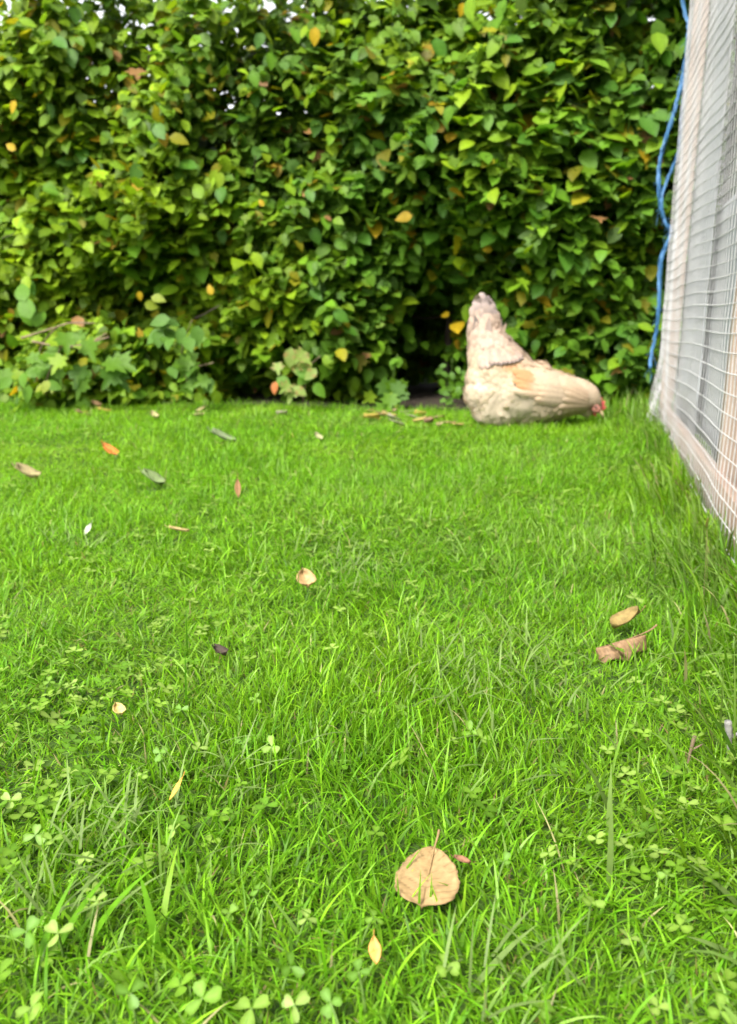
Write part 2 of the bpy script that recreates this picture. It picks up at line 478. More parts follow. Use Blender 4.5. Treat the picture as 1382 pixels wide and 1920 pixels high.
tag(grass, 'bright green uneven lawn grass covering the whole ground', 'grass', None, 'stuff')

# long unmown grass along the run and at the hedge corner
parts = []
n = 2600
s = rng.uniform(-.3, 2.6, n); off = -np.abs(rng.normal(0, .055, n)) - .002
P = np.array([[RUN_A.x, RUN_A.y]]) + s[:, None] * np.array([[RUN_DIR.x, RUN_DIR.y]]) + off[:, None] * np.array([[RUN_IN.x, RUN_IN.y]])
dirout = math.atan2(-RUN_IN.y, -RUN_IN.x)
tt = grass_tint(P[:, 0], P[:, 1], n, .25, .06) * .75
parts.append(blades(np.stack([P[:, 0], P[:, 1], relief(P[:, 0], P[:, 1])], 1), dirout + rng.normal(0, 1.0, n), rng.uniform(.04, .11, n) * (.4 + .8 * fbm(s * 5, s * 0, 8)),
                    rng.uniform(.002, .0045, n), np.abs(rng.normal(.15, .2, n)), np.abs(rng.normal(.9, .6, n)), tt, 7, rng.normal(0, .4, n)))
n = 800
x = rng.normal(1.02, .13, n); y = rng.normal(2.78, .10, n)
parts.append(blades(np.stack([x, y, relief(x, y)], 1), rng.uniform(0, 6.3, n), rng.uniform(.06, .13, n), rng.uniform(.003, .005, n),
                    np.abs(rng.normal(.1, .2, n)), np.abs(rng.normal(.8, .5, n)), grass_tint(x, y, n, .2, .05), 6, rng.normal(0, .4, n)))
gv, gf, gs, gc = pack(parts)
tag(link('long_grass', mesh_arrays('long_grass', gv, gf, gs, gc, M_GRASS)), 'long unmown grass tufts growing along the foot of the netted run', 'grass', None, 'stuff')

# ------------------------------------------------------------------ clover
def leaflet_shape():
    """Heart-shaped leaflet, notch at the far end, folded along its rib; unit length along +Y."""
    out = [(0, 0), (.20, .22), (.36, .5), (.40, .76), (.26, .96), (0.03, .93)]
    V, T = [], []
    for (x, y) in out: V.append((x, y, .22 * x))
    for (x, y) in out[1:-1]: V.append((-x, y, .22 * x))
    V += [(0, .34, -.01), (0, .66, -.01)]
    F = [(0, 1, 10), (1, 2, 10), (2, 3, 11, 10), (3, 4, 11), (4, 5, 11), (0, 10, 6), (6, 10, 7), (7, 10, 11, 8), (8, 11, 9), (9, 11, 5)]
    return V, F
LV, LF = leaflet_shape()
def clover_mesh(name, c):
    tint = np.tile(np.array(c), (12, 1))
    tint[10:] = np.array(c) * 1.35 + np.array([.03, .035, .03])
    return mesh_py(name, LV, LF, M_CLOVER, True, tint)
CLOVER_TINTS = [(.12, .235, .014), (.165, .28, .028), (.09, .20, .010), (.20, .30, .05)]
clover_meshes = [clover_mesh('leaflet', c) for c in CLOVER_TINTS]

ORD = ['', 'second ', 'third ', 'fourth ', 'fifth ', 'sixth ', 'seventh ', 'eighth ', 'ninth ', 'tenth ', 'eleventh ', 'twelfth ', 'thirteenth ', 'fourteenth ', 'fifteenth ', 'sixteenth ']
def by_landmark(points, marks):
    """For each pixel point: the landmark it is closest to by rank among all the points, so that no two share one."""
    rank = {}
    for name, (mx, my) in marks.items():
        for r, i in enumerate(sorted(range(len(points)), key=lambda i: (points[i][0] - mx) ** 2 + (points[i][1] - my) ** 2)):
            if i not in rank or r < rank[i][0]: rank[i] = (r, name)
    return [(ORD[rank[i][0]] + 'nearest to ', rank[i][1]) for i in range(len(points))]

def clover_plant(px, py, size, label, k):
    z = random.uniform(.012, .021)
    top = on_ground(px, py, z)
    g = relief1(top.x, top.y)
    size *= .88
    root = empty('clover_plant', (top.x, top.y, g), label, 'clover', 'larger clover leaves in the lawn')
    z -= g
    bend = Vector((random.uniform(-.01, .01), random.uniform(-.01, .01), 0))
    pts = smooth_path([bend, bend * .5 + Vector((0, 0, z * .6)), Vector((0, 0, z))], 3)
    link('stem', Geo().tube(pts, .0007, 5).mesh('stem', M_STEM), root)
    y0 = random.uniform(0, 6.3)
    tilt = Matrix.Rotation(random.uniform(-.1, .75), 4, 'X') @ Matrix.Rotation(random.uniform(-.45, .45), 4, 'Y')
    for j in range(3):
        o = link('leaflet', clover_meshes[k % 4], root)
        o.matrix_basis = Matrix.Translation((0, 0, z)) @ tilt @ Matrix.Rotation(y0 + j * 2.094 + random.uniform(-.15, .15), 4, 'Z') @ \
            Matrix.Rotation(random.uniform(-.25, .4), 4, 'X') @ Matrix.Rotation(random.uniform(-.35, .35), 4, 'Y') @ Matrix.Diagonal((size * random.uniform(.72, 1.0), size * random.uniform(.75, 1.0), size, 1))
    return root
big = [(380, 1872, .013), (470, 1890, .013), (245, 1862, .010), (552, 1884, .009), (430, 1712, .008), (835, 1812, .010), (485, 1668, .008), (327, 1556, .008),
       (66, 1566, .009), (98, 1574, .008), (50, 1746, .011), (108, 1750, .011), (1015, 1892, .010), (1350, 1896, .010), (545, 1812, .009), (575, 1722, .008),
       (752, 1330, .009), (268, 1452, .008), (300, 1412, .009), (136, 1288, .010), (92, 1278, .008), (1108, 1692, .009), (672, 1822, .008), (372, 1402, .009),
       (882, 1372, .012), (905, 1385, .010), (620, 1880, .009), (180, 1690, .008), (700, 1720, .007), (255, 1510, .008), (945, 1615, .007), (20, 1500, .009), (480, 1310, .008),
       (510, 1400, .010), (455, 1395, .009), (1180, 1760, .009), (1250, 1640, .007), (60, 1890, .011), (340, 1330, .009), (160, 1610, .008)]
where = by_landmark(big, {'the large tan leaf': (803, 1640), 'the tiny orange leaf tip': (703, 1780), 'the orange leaf sliver': (330, 1470), 'the tiny straw scrap': (222, 1326),
    'the dark crumpled leaf': (412, 1222), 'the curled brown leaf': (1165, 1200), 'the pale grey twig': (1368, 1400), 'the bottom left corner': (0, 1920), 'the bottom right corner': (1382, 1920), 'the roundish apricot leaf': (572, 1080)})
for i, (px, py, sz) in enumerate(big):
    clover_plant(px, py, sz, 'larger pale clover plant ' + where[i][0] + where[i][1], i)
clover_plant(1190, 1120, .015, 'single bright lit clover leaf just behind the curled brown leaf', 3)

def clover_stuff():
    cnt = 7200
    y = .15 + 2.2 * rng.random(cnt) ** 1.3; x = rng.uniform(-1, 1, cnt) * (.36 + .5 * y)
    pr = np.clip(fbm(x * 3.4, y * 3.4, 121) * 2.4 - .95, 0.02, 1) * np.clip(1.25 - x * .6 / (.3 + y), .35, 1.5) * (1 + .6 * np.exp(-(y / .6) ** 2))
    k = (rng.random(cnt) < pr) & keep_clear(x, y); x, y = x[k], y[k]; m = len(x)
    z = relief(x, y) + rng.uniform(.006, .023, m)
    base = np.array(LV); V, F, S, C = [], [], [], []
    sizes1 = np.array([len(f) for f in LF]); flat1 = np.array([i for f in LF for i in f]); b = 0
    for j in range(3):
        a = rng.uniform(0, 6.3, m) if j == 0 else a + 2.094 + rng.normal(0, .15, m)
        if j == 0: sz = rng.uniform(.0040, .0080, m) * (1 + .15 * y); tl = rng.normal(0, .35, m)
        ca, sa = np.cos(a), np.sin(a)
        lx, ly, lz = base[:, 0][None] * sz[:, None], base[:, 1][None] * sz[:, None], base[:, 2][None] * sz[:, None]
        wx = lx * ca[:, None] - ly * sa[:, None]; wy = lx * sa[:, None] + ly * ca[:, None]
        wz = lz + wx * tl[:, None] + ly * .1
        P = np.stack([wx + x[:, None], wy + y[:, None], wz + z[:, None]], 2)
        V.append(P.reshape(-1, 3)); F.append((np.arange(m)[:, None] * 12 + flat1[None]).ravel() + b); b += m * 12
        S.append(np.tile(sizes1, m))
        if j == 0: tn = np.array(CLOVER_TINTS)[rng.integers(0, 4, m)] * rng.uniform(.75, 1.15, (m, 1))
        cc = np.repeat(tn[:, None], 12, 1); cc[:, 10:] *= 1.3
        C.append(cc.reshape(-1, 3))
    o = link('clover_cover', mesh_arrays('clover_cover', np.concatenate(V), np.concatenate(F), np.concatenate(S), np.concatenate(C), M_CLOVER))
    tag(o, 'low small clover and weed leaves mixed through the lawn grass', 'clover', None, 'stuff')
clover_stuff()

# ------------------------------------------------------------------ leaf meshes
def oval_leaf(fold=.18, droop=.18, wide=.33, serr=.0, wav=0.0, rows=5, seed=0):
    """Pointed oval leaf of unit length along +Y, width about 2*wide, folded on its rib."""
    r = random.Random(seed)
    V, F = [], []
    ts = [i / rows for i in range(rows + 1)]
    for i, t in enumerate(ts):
        w = wide * (math.sin(math.pi * min(t ** .78, 1)) ** .8 if 0 < t < 1 else 0)
        w *= 1 + (serr * (1 if i % 2 else -1))
        z0 = -droop * t * t
        wv = wav * r.uniform(-1, 1)
        V += [(-w, t, z0 + fold * w + wv), (0, t, z0), (w, t, z0 + fold * w - wv)]
    for i in range(rows):
        a = 3 * i
        F += [(a, a + 1, a + 4, a + 3), (a + 1, a + 2, a + 5, a + 4)]
    return V, F

def lobed_leaf(seed=0):
    """Five-lobed leaf, maple-like, unit length along +Y."""
    half = [(0, .08), (.14, .02), (.34, .06), (.25, .22), (.52, .42), (.34, .46), (.30, .62), (.13, .58), (.10, .82), (0, 1.0)]
    V = [(x, y, .14 * x - .2 * y * y) for x, y in half] + [(-x, y, .14 * x - .2 * y * y) for x, y in half[1:-1]] + [(0, .38, -.05)]
    c = len(V) - 1
    ring = list(range(0, 10)) + [9 + i for i in range(8, 0, -1)]
    F = [(ring[i], ring[(i + 1) % len(ring)], c) for i in range(len(ring))]
    return V, F

# ------------------------------------------------------------------ hedge
H_MID = np.array([.088, .195, .010]); H_YEL = np.array([.190, .290, .010]); H_DRK = np.array([.045, .118, .010]); H_BLU = np.array([.075, .165, .026])
H_GOLD = np.array([.37, .25, .010]); H_BRN = np.array([.30, .16, .06])

def hedge_front(x, z):
    f = 3.12 - .13 * np.clip(x, -2.5, 1.5) - .62 * (fbm(x * 1.5, z * 1.9, 201) - .5) - .50 * (fbm(x * 3.8, z * 3.8, 210) - .5) - .26 * np.exp(-((x - .75) / .55) ** 2 - ((z - 1.0) / .22) ** 2) - .16 * np.exp(-((x + .85) / .5) ** 2 - ((z - .75) / .22) ** 2)
    f = f + .24 * np.clip((.26 - z) / .26, 0, 1) * np.clip(fbm(x * 3.1, x * 0 + 5, 260) * 3 - .8, .12, 1.2)                # undercut foot
    f = f - .05 * np.clip(z - .9, 0, 1)
    cave = np.exp(-((x - .24 - .03 * z) / .16) ** 4) * np.clip((.62 - z) / .25, 0, 1)
    f = f + 1.25 * cave
    dent = np.exp(-((x + 1.0) / .22) ** 2 - ((z - .48) / .07) ** 2) + .8 * np.exp(-((x + .62) / .35) ** 2 - ((z - .13) / .1) ** 2)
    f = f + .30 * dent
    return f

def hedge_shoots(cnt, x0, x1, z0, z1, depth_lo, depth_hi, leaf_len, per):
    x = rng.uniform(x0, x1, cnt); z = rng.uniform(z0, z1, cnt)
    top = 1.56 + .30 * (fbm(x * 1.4, x * 0 + 2, 230) - .3)
    k = z < top; x, z = x[k], z[k]; m = len(x)
    dep = rng.uniform(depth_lo, depth_hi, m)
    yf = hedge_front(x, z)
    tip = np.stack([x, yf + dep, z], 1)
    d = np.stack([rng.normal(0, .45, m), -np.abs(rng.normal(.8, .25, m)), rng.normal(.28, .45, m)], 1)
    d /= np.linalg.norm(d, axis=1, keepdims=True)
    L = rng.uniform(.12, .30, m)
    shn = rng.normal(0, .22, (m, 3)); shc = rng.normal(0, .30, m)
    pos, fw, nr, ln, sh = [], [], [], [], []
    for j in range(per):
        u = j / max(per - 1, 1)
        p = tip - d * (L * (1 - u))[:, None]; p[:, 2] -= (1 - u) ** 2 * 0 + .10 * L * u * u
        side = np.stack([d[:, 1], -d[:, 0], np.zeros(m)], 1) * (1 if j % 2 else -1)
        f = d * .55 + side * (.95 * (1 - .6 * u)) + rng.normal(0, .28, (m, 3)); f[:, 2] -= rng.uniform(.15, .75, m)
        f /= np.linalg.norm(f, axis=1, keepdims=True)
        nn = np.array([[-.08, -.50, .85]]) + shn + rng.normal(0, .24, (m, 3))
        nn -= f * np.sum(nn * f, 1, keepdims=True); nn /= np.linalg.norm(nn, axis=1, keepdims=True)
        pos.append(p); fw.append(f); nr.append(nn)
        ln.append(leaf_len * np.clip(rng.lognormal(0, .20, m), .6, 1.3) * (1.08 - .3 * u)); sh.append(shc)
    return np.concatenate(pos), np.concatenate(fw), np.concatenate(nr), np.concatenate(ln), np.concatenate(sh)

def droop_shoots():
    """Low shoots that spill out over the lawn edge in clumps."""
    P, Fw, Nr, Ln, Sh = hedge_shoots(1500, -2.1, 1.0, .05, .34, -.16, .06, .064, 6)
    k = (fbm(P[:, 0] * 2.7, P[:, 0] * 0 + 9, 411) > .50) & (np.abs(P[:, 0] - .26) > .22) & (P[:, 0] < .75)
    return P[k], Fw[k], Nr[k], Ln[k], Sh[k]

def hedge_tint(P, Sh):
    n = len(P); x, z = P[:, 0], P[:, 2]
    a = np.clip(fbm(x * 2.3, z * 2.3, 301) * 1.5 - .30 + (-.20 * x) + .22 * (z - .7) + Sh + rng.normal(0, .10, n), 0, 1)[:, None]  # yellower to upper left: leaf kind, and sky light painted in
    c = H_MID * (1 - a) + H_YEL * a
    b = np.clip(fbm(x * 1.8 + 5, z * 1.8, 311) * 1.6 - .55 + .12 * x, 0, 1)[:, None] * (rng.random((n, 1)) < .6)  # bluer, darker towards the run: leaf kind, and shade painted in
    c = c * (1 - b) + H_BLU * b
    c = np.where(rng.random((n, 1)) < .15, c * .4 + H_DRK * .6, c)
    u = rng.random((n, 1))
    c = np.where(u < .014, H_GOLD * rng.uniform(.5, 1, (n, 1)), c)
    c = np.where((u > .014) & (u < .07), c * .4 + H_GOLD * .35, c)
    c = np.where((u > .055) & (u < .062), H_BRN, c)
    return .93 * c * np.clip(rng.lognormal(0, .26, (n, 1)), .5, 1.6)

def leaf_cloud(name, P, Fw, Nr, Ln, C, tpl):
    """Many leaves, each with the template's shape, as one mesh."""
    TV = np.array(tpl[0]); TF = tpl[1]
    sizes1 = np.array([len(f) for f in TF]); flat1 = np.array([i for f in TF for i in f])
    Sd = np.cross(Fw, Nr)
    n = len(P); wob = rng.uniform(.8, 1.2, n)
    V = P[:, None] + Ln[:, None, None] * (TV[None, :, 0:1] * wob[:, None, None] * Sd[:, None] + TV[None, :, 1:2] * Fw[:, None] + TV[None, :, 2:3] * rng.uniform(.4, 1.6, n)[:, None, None] * Nr[:, None])
    F = (np.arange(n)[:, None] * len(TV) + flat1[None]).ravel()
    return mesh_arrays(name, V.reshape(-1, 3), F, np.tile(sizes1, n), np.repeat(C, len(TV), 0), M_HEDGE)

def build_hedge():
    hedge = empty('hedge', (0, 3.6, 0), 'tall dense leafy hedge with scattered yellow leaves closing off the lawn', 'hedge')
    sets = [hedge_shoots(3900, -2.1, 2.2, .07, 1.85, 0, .10, .070, 7),
            hedge_shoots(3800, -2.2, 2.3, .06, 1.80, .06, .26, .074, 7),
            hedge_shoots(1400, -2.4, 2.5, .15, 1.45, .32, .65, .095, 7),
            hedge_shoots(1700, -2.6, 2.8, .05, 1.36, .65, 1.05, .13, 7),
            hedge_shoots(1300, -2.6, 2.8, .0, 1.0, .75, 1.5, .13, 7),  # dense rear leaves added to keep the hollow dark
            droop_shoots(), hedge_shoots(1100, -4.6, -2.1, .10, 1.75, 0, .7, .095, 6),
            hedge_shoots(1100, 2.2, 5.0, .10, 1.75, 0, .7, .095, 6)]
    P, Fw, Nr, Ln, Sh = [np.concatenate([s[i] for s in sets]) for i in range(5)]
    # nothing hangs into the run or over the lawn edge
    ok = ~((run_dist(P[:, 0], P[:, 1]) > -.04) & (run_s(P[:, 0], P[:, 1]) > -.12)) & (P[:, 2] > .02) & (P[:, 1] > 2.84)
    P, Fw, Nr, Ln, Sh = P[ok], Fw[ok], Nr[ok], Ln[ok], Sh[ok]
    C = hedge_tint(P, Sh)
    Sd = np.cross(Fw, Nr)
    # the leaves that show largest become objects of their own
    mid = P + Fw * (Ln * .5)[:, None]
    u, v, zc = project(mid)
    view = mid - np.array([0, 0, CAM_H]); view /= np.linalg.norm(view, axis=1, keepdims=True)
    facing = np.abs(np.sum(view * Nr, 1))
    area = (Ln / zc) ** 2 * facing
    inview = (u > 5) & (u < 1290) & (v > 5) & (v < 770)
    cell = (np.floor(u / 26) * 1000 + np.floor(v / 26)).astype(int)
    order = np.lexsort((zc, cell)); first = np.ones(len(order), bool)
    cs = cell[order]; first[1:] = cs[1:] != cs[:-1]
    front = order[first]; front = front[inview[front]]
    pick = front[np.argsort(-area[front])[:295]]
    rest = np.ones(len(P), bool); rest[pick] = False
    tp = oval_leaf(rows=4, wide=.34)
    idx = np.where(rest)[0]
    lob = rng.random(len(idx)) < np.clip(.18 + .22 * P[idx, 0] + .25 * (fbm(P[idx, 0] * 2, P[idx, 2] * 2, 333) - .5), .05, .6)
    for sel, tpl in ((~lob, tp), (lob, lobed_leaf())):
        ii = idx[sel]
        o = link('foliage', leaf_cloud('foliage', P[ii], Fw[ii], Nr[ii], Ln[ii], C[ii], tpl), hedge)
        o.matrix_parent_inverse = Matrix.Translation((0, -3.6, 0)); o['kind'] = 'stuff'
    pal = [H_MID, H_YEL, H_DRK * 1.3, H_BLU, H_MID * .5 + H_YEL * .5, H_GOLD, H_GOLD * .45 + H_YEL * .4]
    meshes = []
    for k, c in enumerate(pal):
        tv = oval_leaf(rows=5, wide=.34, serr=.02, wav=.015, seed=k)
        t = np.tile(c, (len(tv[0]), 1)); t[1::3] *= 1.25
        meshes.append(mesh_py('leaf', tv[0], tv[1], M_HEDGE, True, t))
    for i in pick:
        k = int(np.argmin([np.sum((C[i] - c) ** 2) / (np.sum(c ** 2)) for c in pal]))
        lf = link('leaf', meshes[k], hedge)
        m = Matrix((tuple(Sd[i]), tuple(Fw[i]), tuple(Nr[i]))).transposed().to_4x4()
        lf.matrix_basis = Matrix.Translation(Vector(P[i]) - Vector((0, 3.6, 0))) @ m @ Matrix.Scale(float(Ln[i]), 4)
        if k == 5: lf['label'] = 'yellow turned leaf'
    # the single gold leaves that catch the eye
    for (px, py, Y, L, roll, c) in [(590, 68, 3.02, .10, 175, 1), (757, 407, 3.02, .11, 100, 1), (920, 275, 3.0, .085, 140, 1), (24, 200, 3.0, .08, 150, 1), (394, 543, 2.98, .07, 20, .9),
                                    (866, 18, 3.02, .075, 170, 1), (925, 22, 3.04, .08, 200, .9), (780, 232, 3.0, .06, 80, .9), (798, 303, 3.0, .07, 185, .9), (1117, 555, 3.0, .08, 160, .8), (1213, 396, 2.9, .06, 90, .9),
                                    (914, 468, 3.04, .065, 95, 1), (490, 380, 2.98, .05, 40, .8), (1020, 70, 3.02, .06, 120, .8), (835, 590, 3.1, .06, 120, .6), (262, 555, 3.0, .06, 185, .8), (20, 275, 3.0, .07, 60, .8)]:
        p = on_plane(px, py, Y)
        lf = link('leaf', meshes[5], hedge); lf['label'] = 'yellow turned leaf'
        m = Matrix.Rotation(math.radians(90), 4, 'X') @ Matrix.Rotation(math.radians(roll), 4, 'Z') @ Matrix.Rotation(random.uniform(-.5, .5), 4, 'Y')
        lf.matrix_basis = Matrix.Translation(p - Vector((0, 3.6, 0))) @ m @ Matrix.Scale(L * .60, 4) @ Matrix.Translation((0, -.5, 0))
    # stems
    xs = [-4.2, -3.3, -2.5, -1.9, -1.35, -.85, -.35, .08, .37, .62, 1.05, 1.6, 2.2, 3.0, 3.9]
    for x in xs:
        top = Vector((x + random.uniform(-.2, .2), 3.75 + random.uniform(-.15, .15), random.uniform(1.35, 1.6)))
        b = Vector((x, 3.66 + random.uniform(-.12, .2), -.03))
        pts = smooth_path([b, b.lerp(top, .35) + Vector((random.uniform(-.05, .05), random.uniform(-.05, .05), 0)), b.lerp(top, .7) + Vector((random.uniform(-.08, .08), 0, 0)), top], 4)
        rad = [.022 * (1 - .75 * i / (len(pts) - 1)) for i in range(len(pts))]
        t = link('trunk', Geo().tube(pts, rad, 7).mesh('trunk', M_BARK), hedge)
        t.matrix_parent_inverse = Matrix.Translation((0, -3.6, 0))
        g = Geo()
        for k in range(9):
            a = pts[random.randint(2, len(pts) - 2)]
            e = a + Vector((random.uniform(-.4, .4), random.uniform(-.55, .1), random.uniform(-.05, .35)))
            if run_dist(e.x, e.y) > -.05: continue
            mid = a.lerp(e, .5) + Vector((0, 0, random.uniform(-.04, .06)))
            g.tube(smooth_path([a, mid, e], 4), [.007 - .0006 * i for i in range(9)], 5)
        if g.V:
            t2 = link('branches', g.mesh('branches', M_BARK), hedge); t2.matrix_parent_inverse = Matrix.Translation((0, -3.6, 0))
            t2['kind'] = 'stuff'
    return hedge
build_hedge()

# ------------------------------------------------------------------ small plants at the hedge foot
def tinted(tpl, c, cmid=1.2, name='leaf', edge=None):
    t = np.tile(np.array(c), (len(tpl[0]), 1))
    if edge is not None:
        for i, v in enumerate(tpl[0]):
            if abs(v[0]) > .3: t[i] = edge
    return mesh_py(name, tpl[0], tpl[1], M_HEDGE, True, t)
LOBED = lobed_leaf()
lobed_mid = tinted(LOBED, (.095, .20, .012)); lobed_yel = tinted(LOBED, (.185, .29, .016)); lobed_drk = tinted(LOBED, (.06, .14, .012)); lobed_pale = tinted(LOBED, (.21, .30, .06), edge=np.array([.27, .19, .08]))
oval_t = oval_leaf(rows=5)
oval_blue = tinted(oval_t, (.085, .185, .024)); oval_green = tinted(oval_t, (.095, .21, .014)); oval_var = tinted(oval_t, (.22, .30, .07), edge=np.array([.32, .19, .07])); oval_yel = tinted(oval_t, (.20, .25, .02))
oval_orange = tinted(oval_t, (.45, .16, .05))

def sprig(name, label, cat, base, leaves, stems, stem_mat=M_TWIG, rad=.003):
    root = empty(name, base, label, cat)
    b = Vector(base)
    for st in stems:
        pts = smooth_path([Vector(p) - b for p in st], 4)
        link('stem', Geo().tube(pts, [rad * (1 - .5 * i / len(pts)) for i in range(len(pts))], 6).mesh('stem', stem_mat), root)
    for (p, me, L, roll, face) in leaves:
        o = link('leaf', me, root)
        # face = how far the leaf turns from upright-facing-the-lawn (0) to lying flat (90)
        m = Matrix.Rotation(math.radians(90 - face), 4, 'X') @ Matrix.Rotation(math.radians(roll), 4, 'Z') @ Matrix.Rotation(random.uniform(-.45, .45), 4, 'Y')
        o.matrix_basis = Matrix.Translation(Vector(p) - b) @ m @ Matrix.Scale(L, 4)
    return root

def cluster(cx, cy, Y, rx, ry, n, meshes, L0, L1, roll=(100, 260), face=(10, 55)):
    out = []
    for _ in range(n):
        a = random.uniform(0, 6.28); r = math.sqrt(random.random())
        p = on_plane(cx + rx * r * math.cos(a), cy + ry * r * math.sin(a), Y + random.uniform(-.07, .07))
        out.append((p, random.choice(meshes), random.uniform(L0, L1), random.uniform(*roll), random.uniform(*face)))
    return out

P_ = on_plane
sprig('hedge_sprig', 'pale variegated low sprig with orange edged leaves hanging at the hedge foot', 'shrub', (-.28, 3.3, .0),
      cluster(557, 690, 2.98, 44, 42, 17, [oval_var, lobed_pale, oval_var, oval_green, lobed_pale], .055, .085, (120, 240), (5, 45)) + [(P_(517, 715, 2.95), oval_orange, .05, 170, 20)],
      [[(-.28, 3.3, 0), (-.25, 3.15, .16), P_(556, 680, 2.99)], [(-.25, 3.15, .16), P_(600, 668, 3.02)]])
sprig('maple_seedling', 'green lobed seedling standing before the dark hollow in the hedge', 'shrub', (.09, 3.25, .0),
      cluster(728, 728, 3.1, 36, 34, 11, [lobed_mid, lobed_yel, lobed_mid, lobed_drk], .06, .09, (130, 230), (5, 40)) + cluster(745, 668, 3.12, 12, 12, 3, [lobed_mid, oval_green], .04, .055),
      [[(.09, 3.25, 0), (.1, 3.2, .12), P_(745, 665, 3.14)]], M_STEM)
sprig('seedling', 'small leaved slender weed between the hollow and the hen', 'shrub', (.33, 3.25, .0),
      cluster(845, 715, 3.14, 20, 44, 22, [oval_green, oval_blue], .026, .042, (90, 270), (5, 50)),
      [[(.33, 3.25, 0), (.34, 3.2, .1), P_(848, 672, 3.16)], [(.34, 3.2, .08), P_(832, 700, 3.15)]], M_STEM, .002)
sprig('low_shrub', 'sprawling bush with bare brown twigs and broad lobed leaves at the hedge end', 'shrub', (-1.35, 3.3, .0),
      cluster(50, 590, 2.95, 34, 28, 5, [lobed_mid, oval_green], .075, .10, (-30, 60), (5, 40)) + cluster(130, 640, 2.9, 45, 30, 8, [lobed_yel, lobed_mid], .07, .10) +
      cluster(185, 690, 2.9, 45, 22, 6, [lobed_mid, lobed_drk], .09, .12) + cluster(60, 690, 2.95, 55, 40, 16, [oval_green, lobed_mid, lobed_yel], .06, .08) + cluster(95, 710, 2.9, 20, 20, 3, [oval_yel], .045, .06) +
      cluster(270, 560, 2.95, 20, 15, 2, [oval_yel], .05, .06),
      [[(-1.35, 3.3, 0), (-1.3, 3.1, .2), P_(110, 612, 2.92), P_(180, 606, 2.9)], [P_(40, 634, 2.95), P_(110, 612, 2.92)], [P_(60, 640, 2.9), P_(130, 650, 2.9), P_(205, 632, 2.9)],
       [P_(150, 655, 2.92), P_(200, 625, 2.93)], [(-1.35, 3.3, 0), P_(85, 720, 2.95), P_(120, 640, 2.9)]], M_TWIG, .0045)
sprig('holly_sprig', 'bluish green leafy shoot drooping out of the hedge over the low shadows', 'shrub', (-.75, 3.35, .0),
      cluster(375, 690, 2.98, 60, 36, 16, [oval_blue, lobed_drk, lobed_mid], .06, .09) + cluster(335, 610, 2.95, 55, 32, 16, [oval_blue, lobed_mid], .06, .085),
      [[(-.75, 3.35, 0), (-.76, 3.2, .2), P_(360, 600, 3.0)], [(-.76, 3.2, .15), P_(400, 680, 3.0)]])

# ------------------------------------------------------------------ netted run
def bx(geo, o, ax, ay, az):
    V = [o + ax * i + ay * j + az * k for k in (0, 1) for j in (0, 1) for i in (0, 1)]
    geo.add(V, [(0, 2, 3, 1), (4, 5, 7, 6), (0, 1, 5, 4), (2, 6, 7, 3), (0, 4, 6, 2), (1, 3, 7, 5)]); return geo

def bevel_obj(o, w=.003):
    md = o.modifiers.new('bevel', 'BEVEL'); md.width = w; md.segments = 2; return o

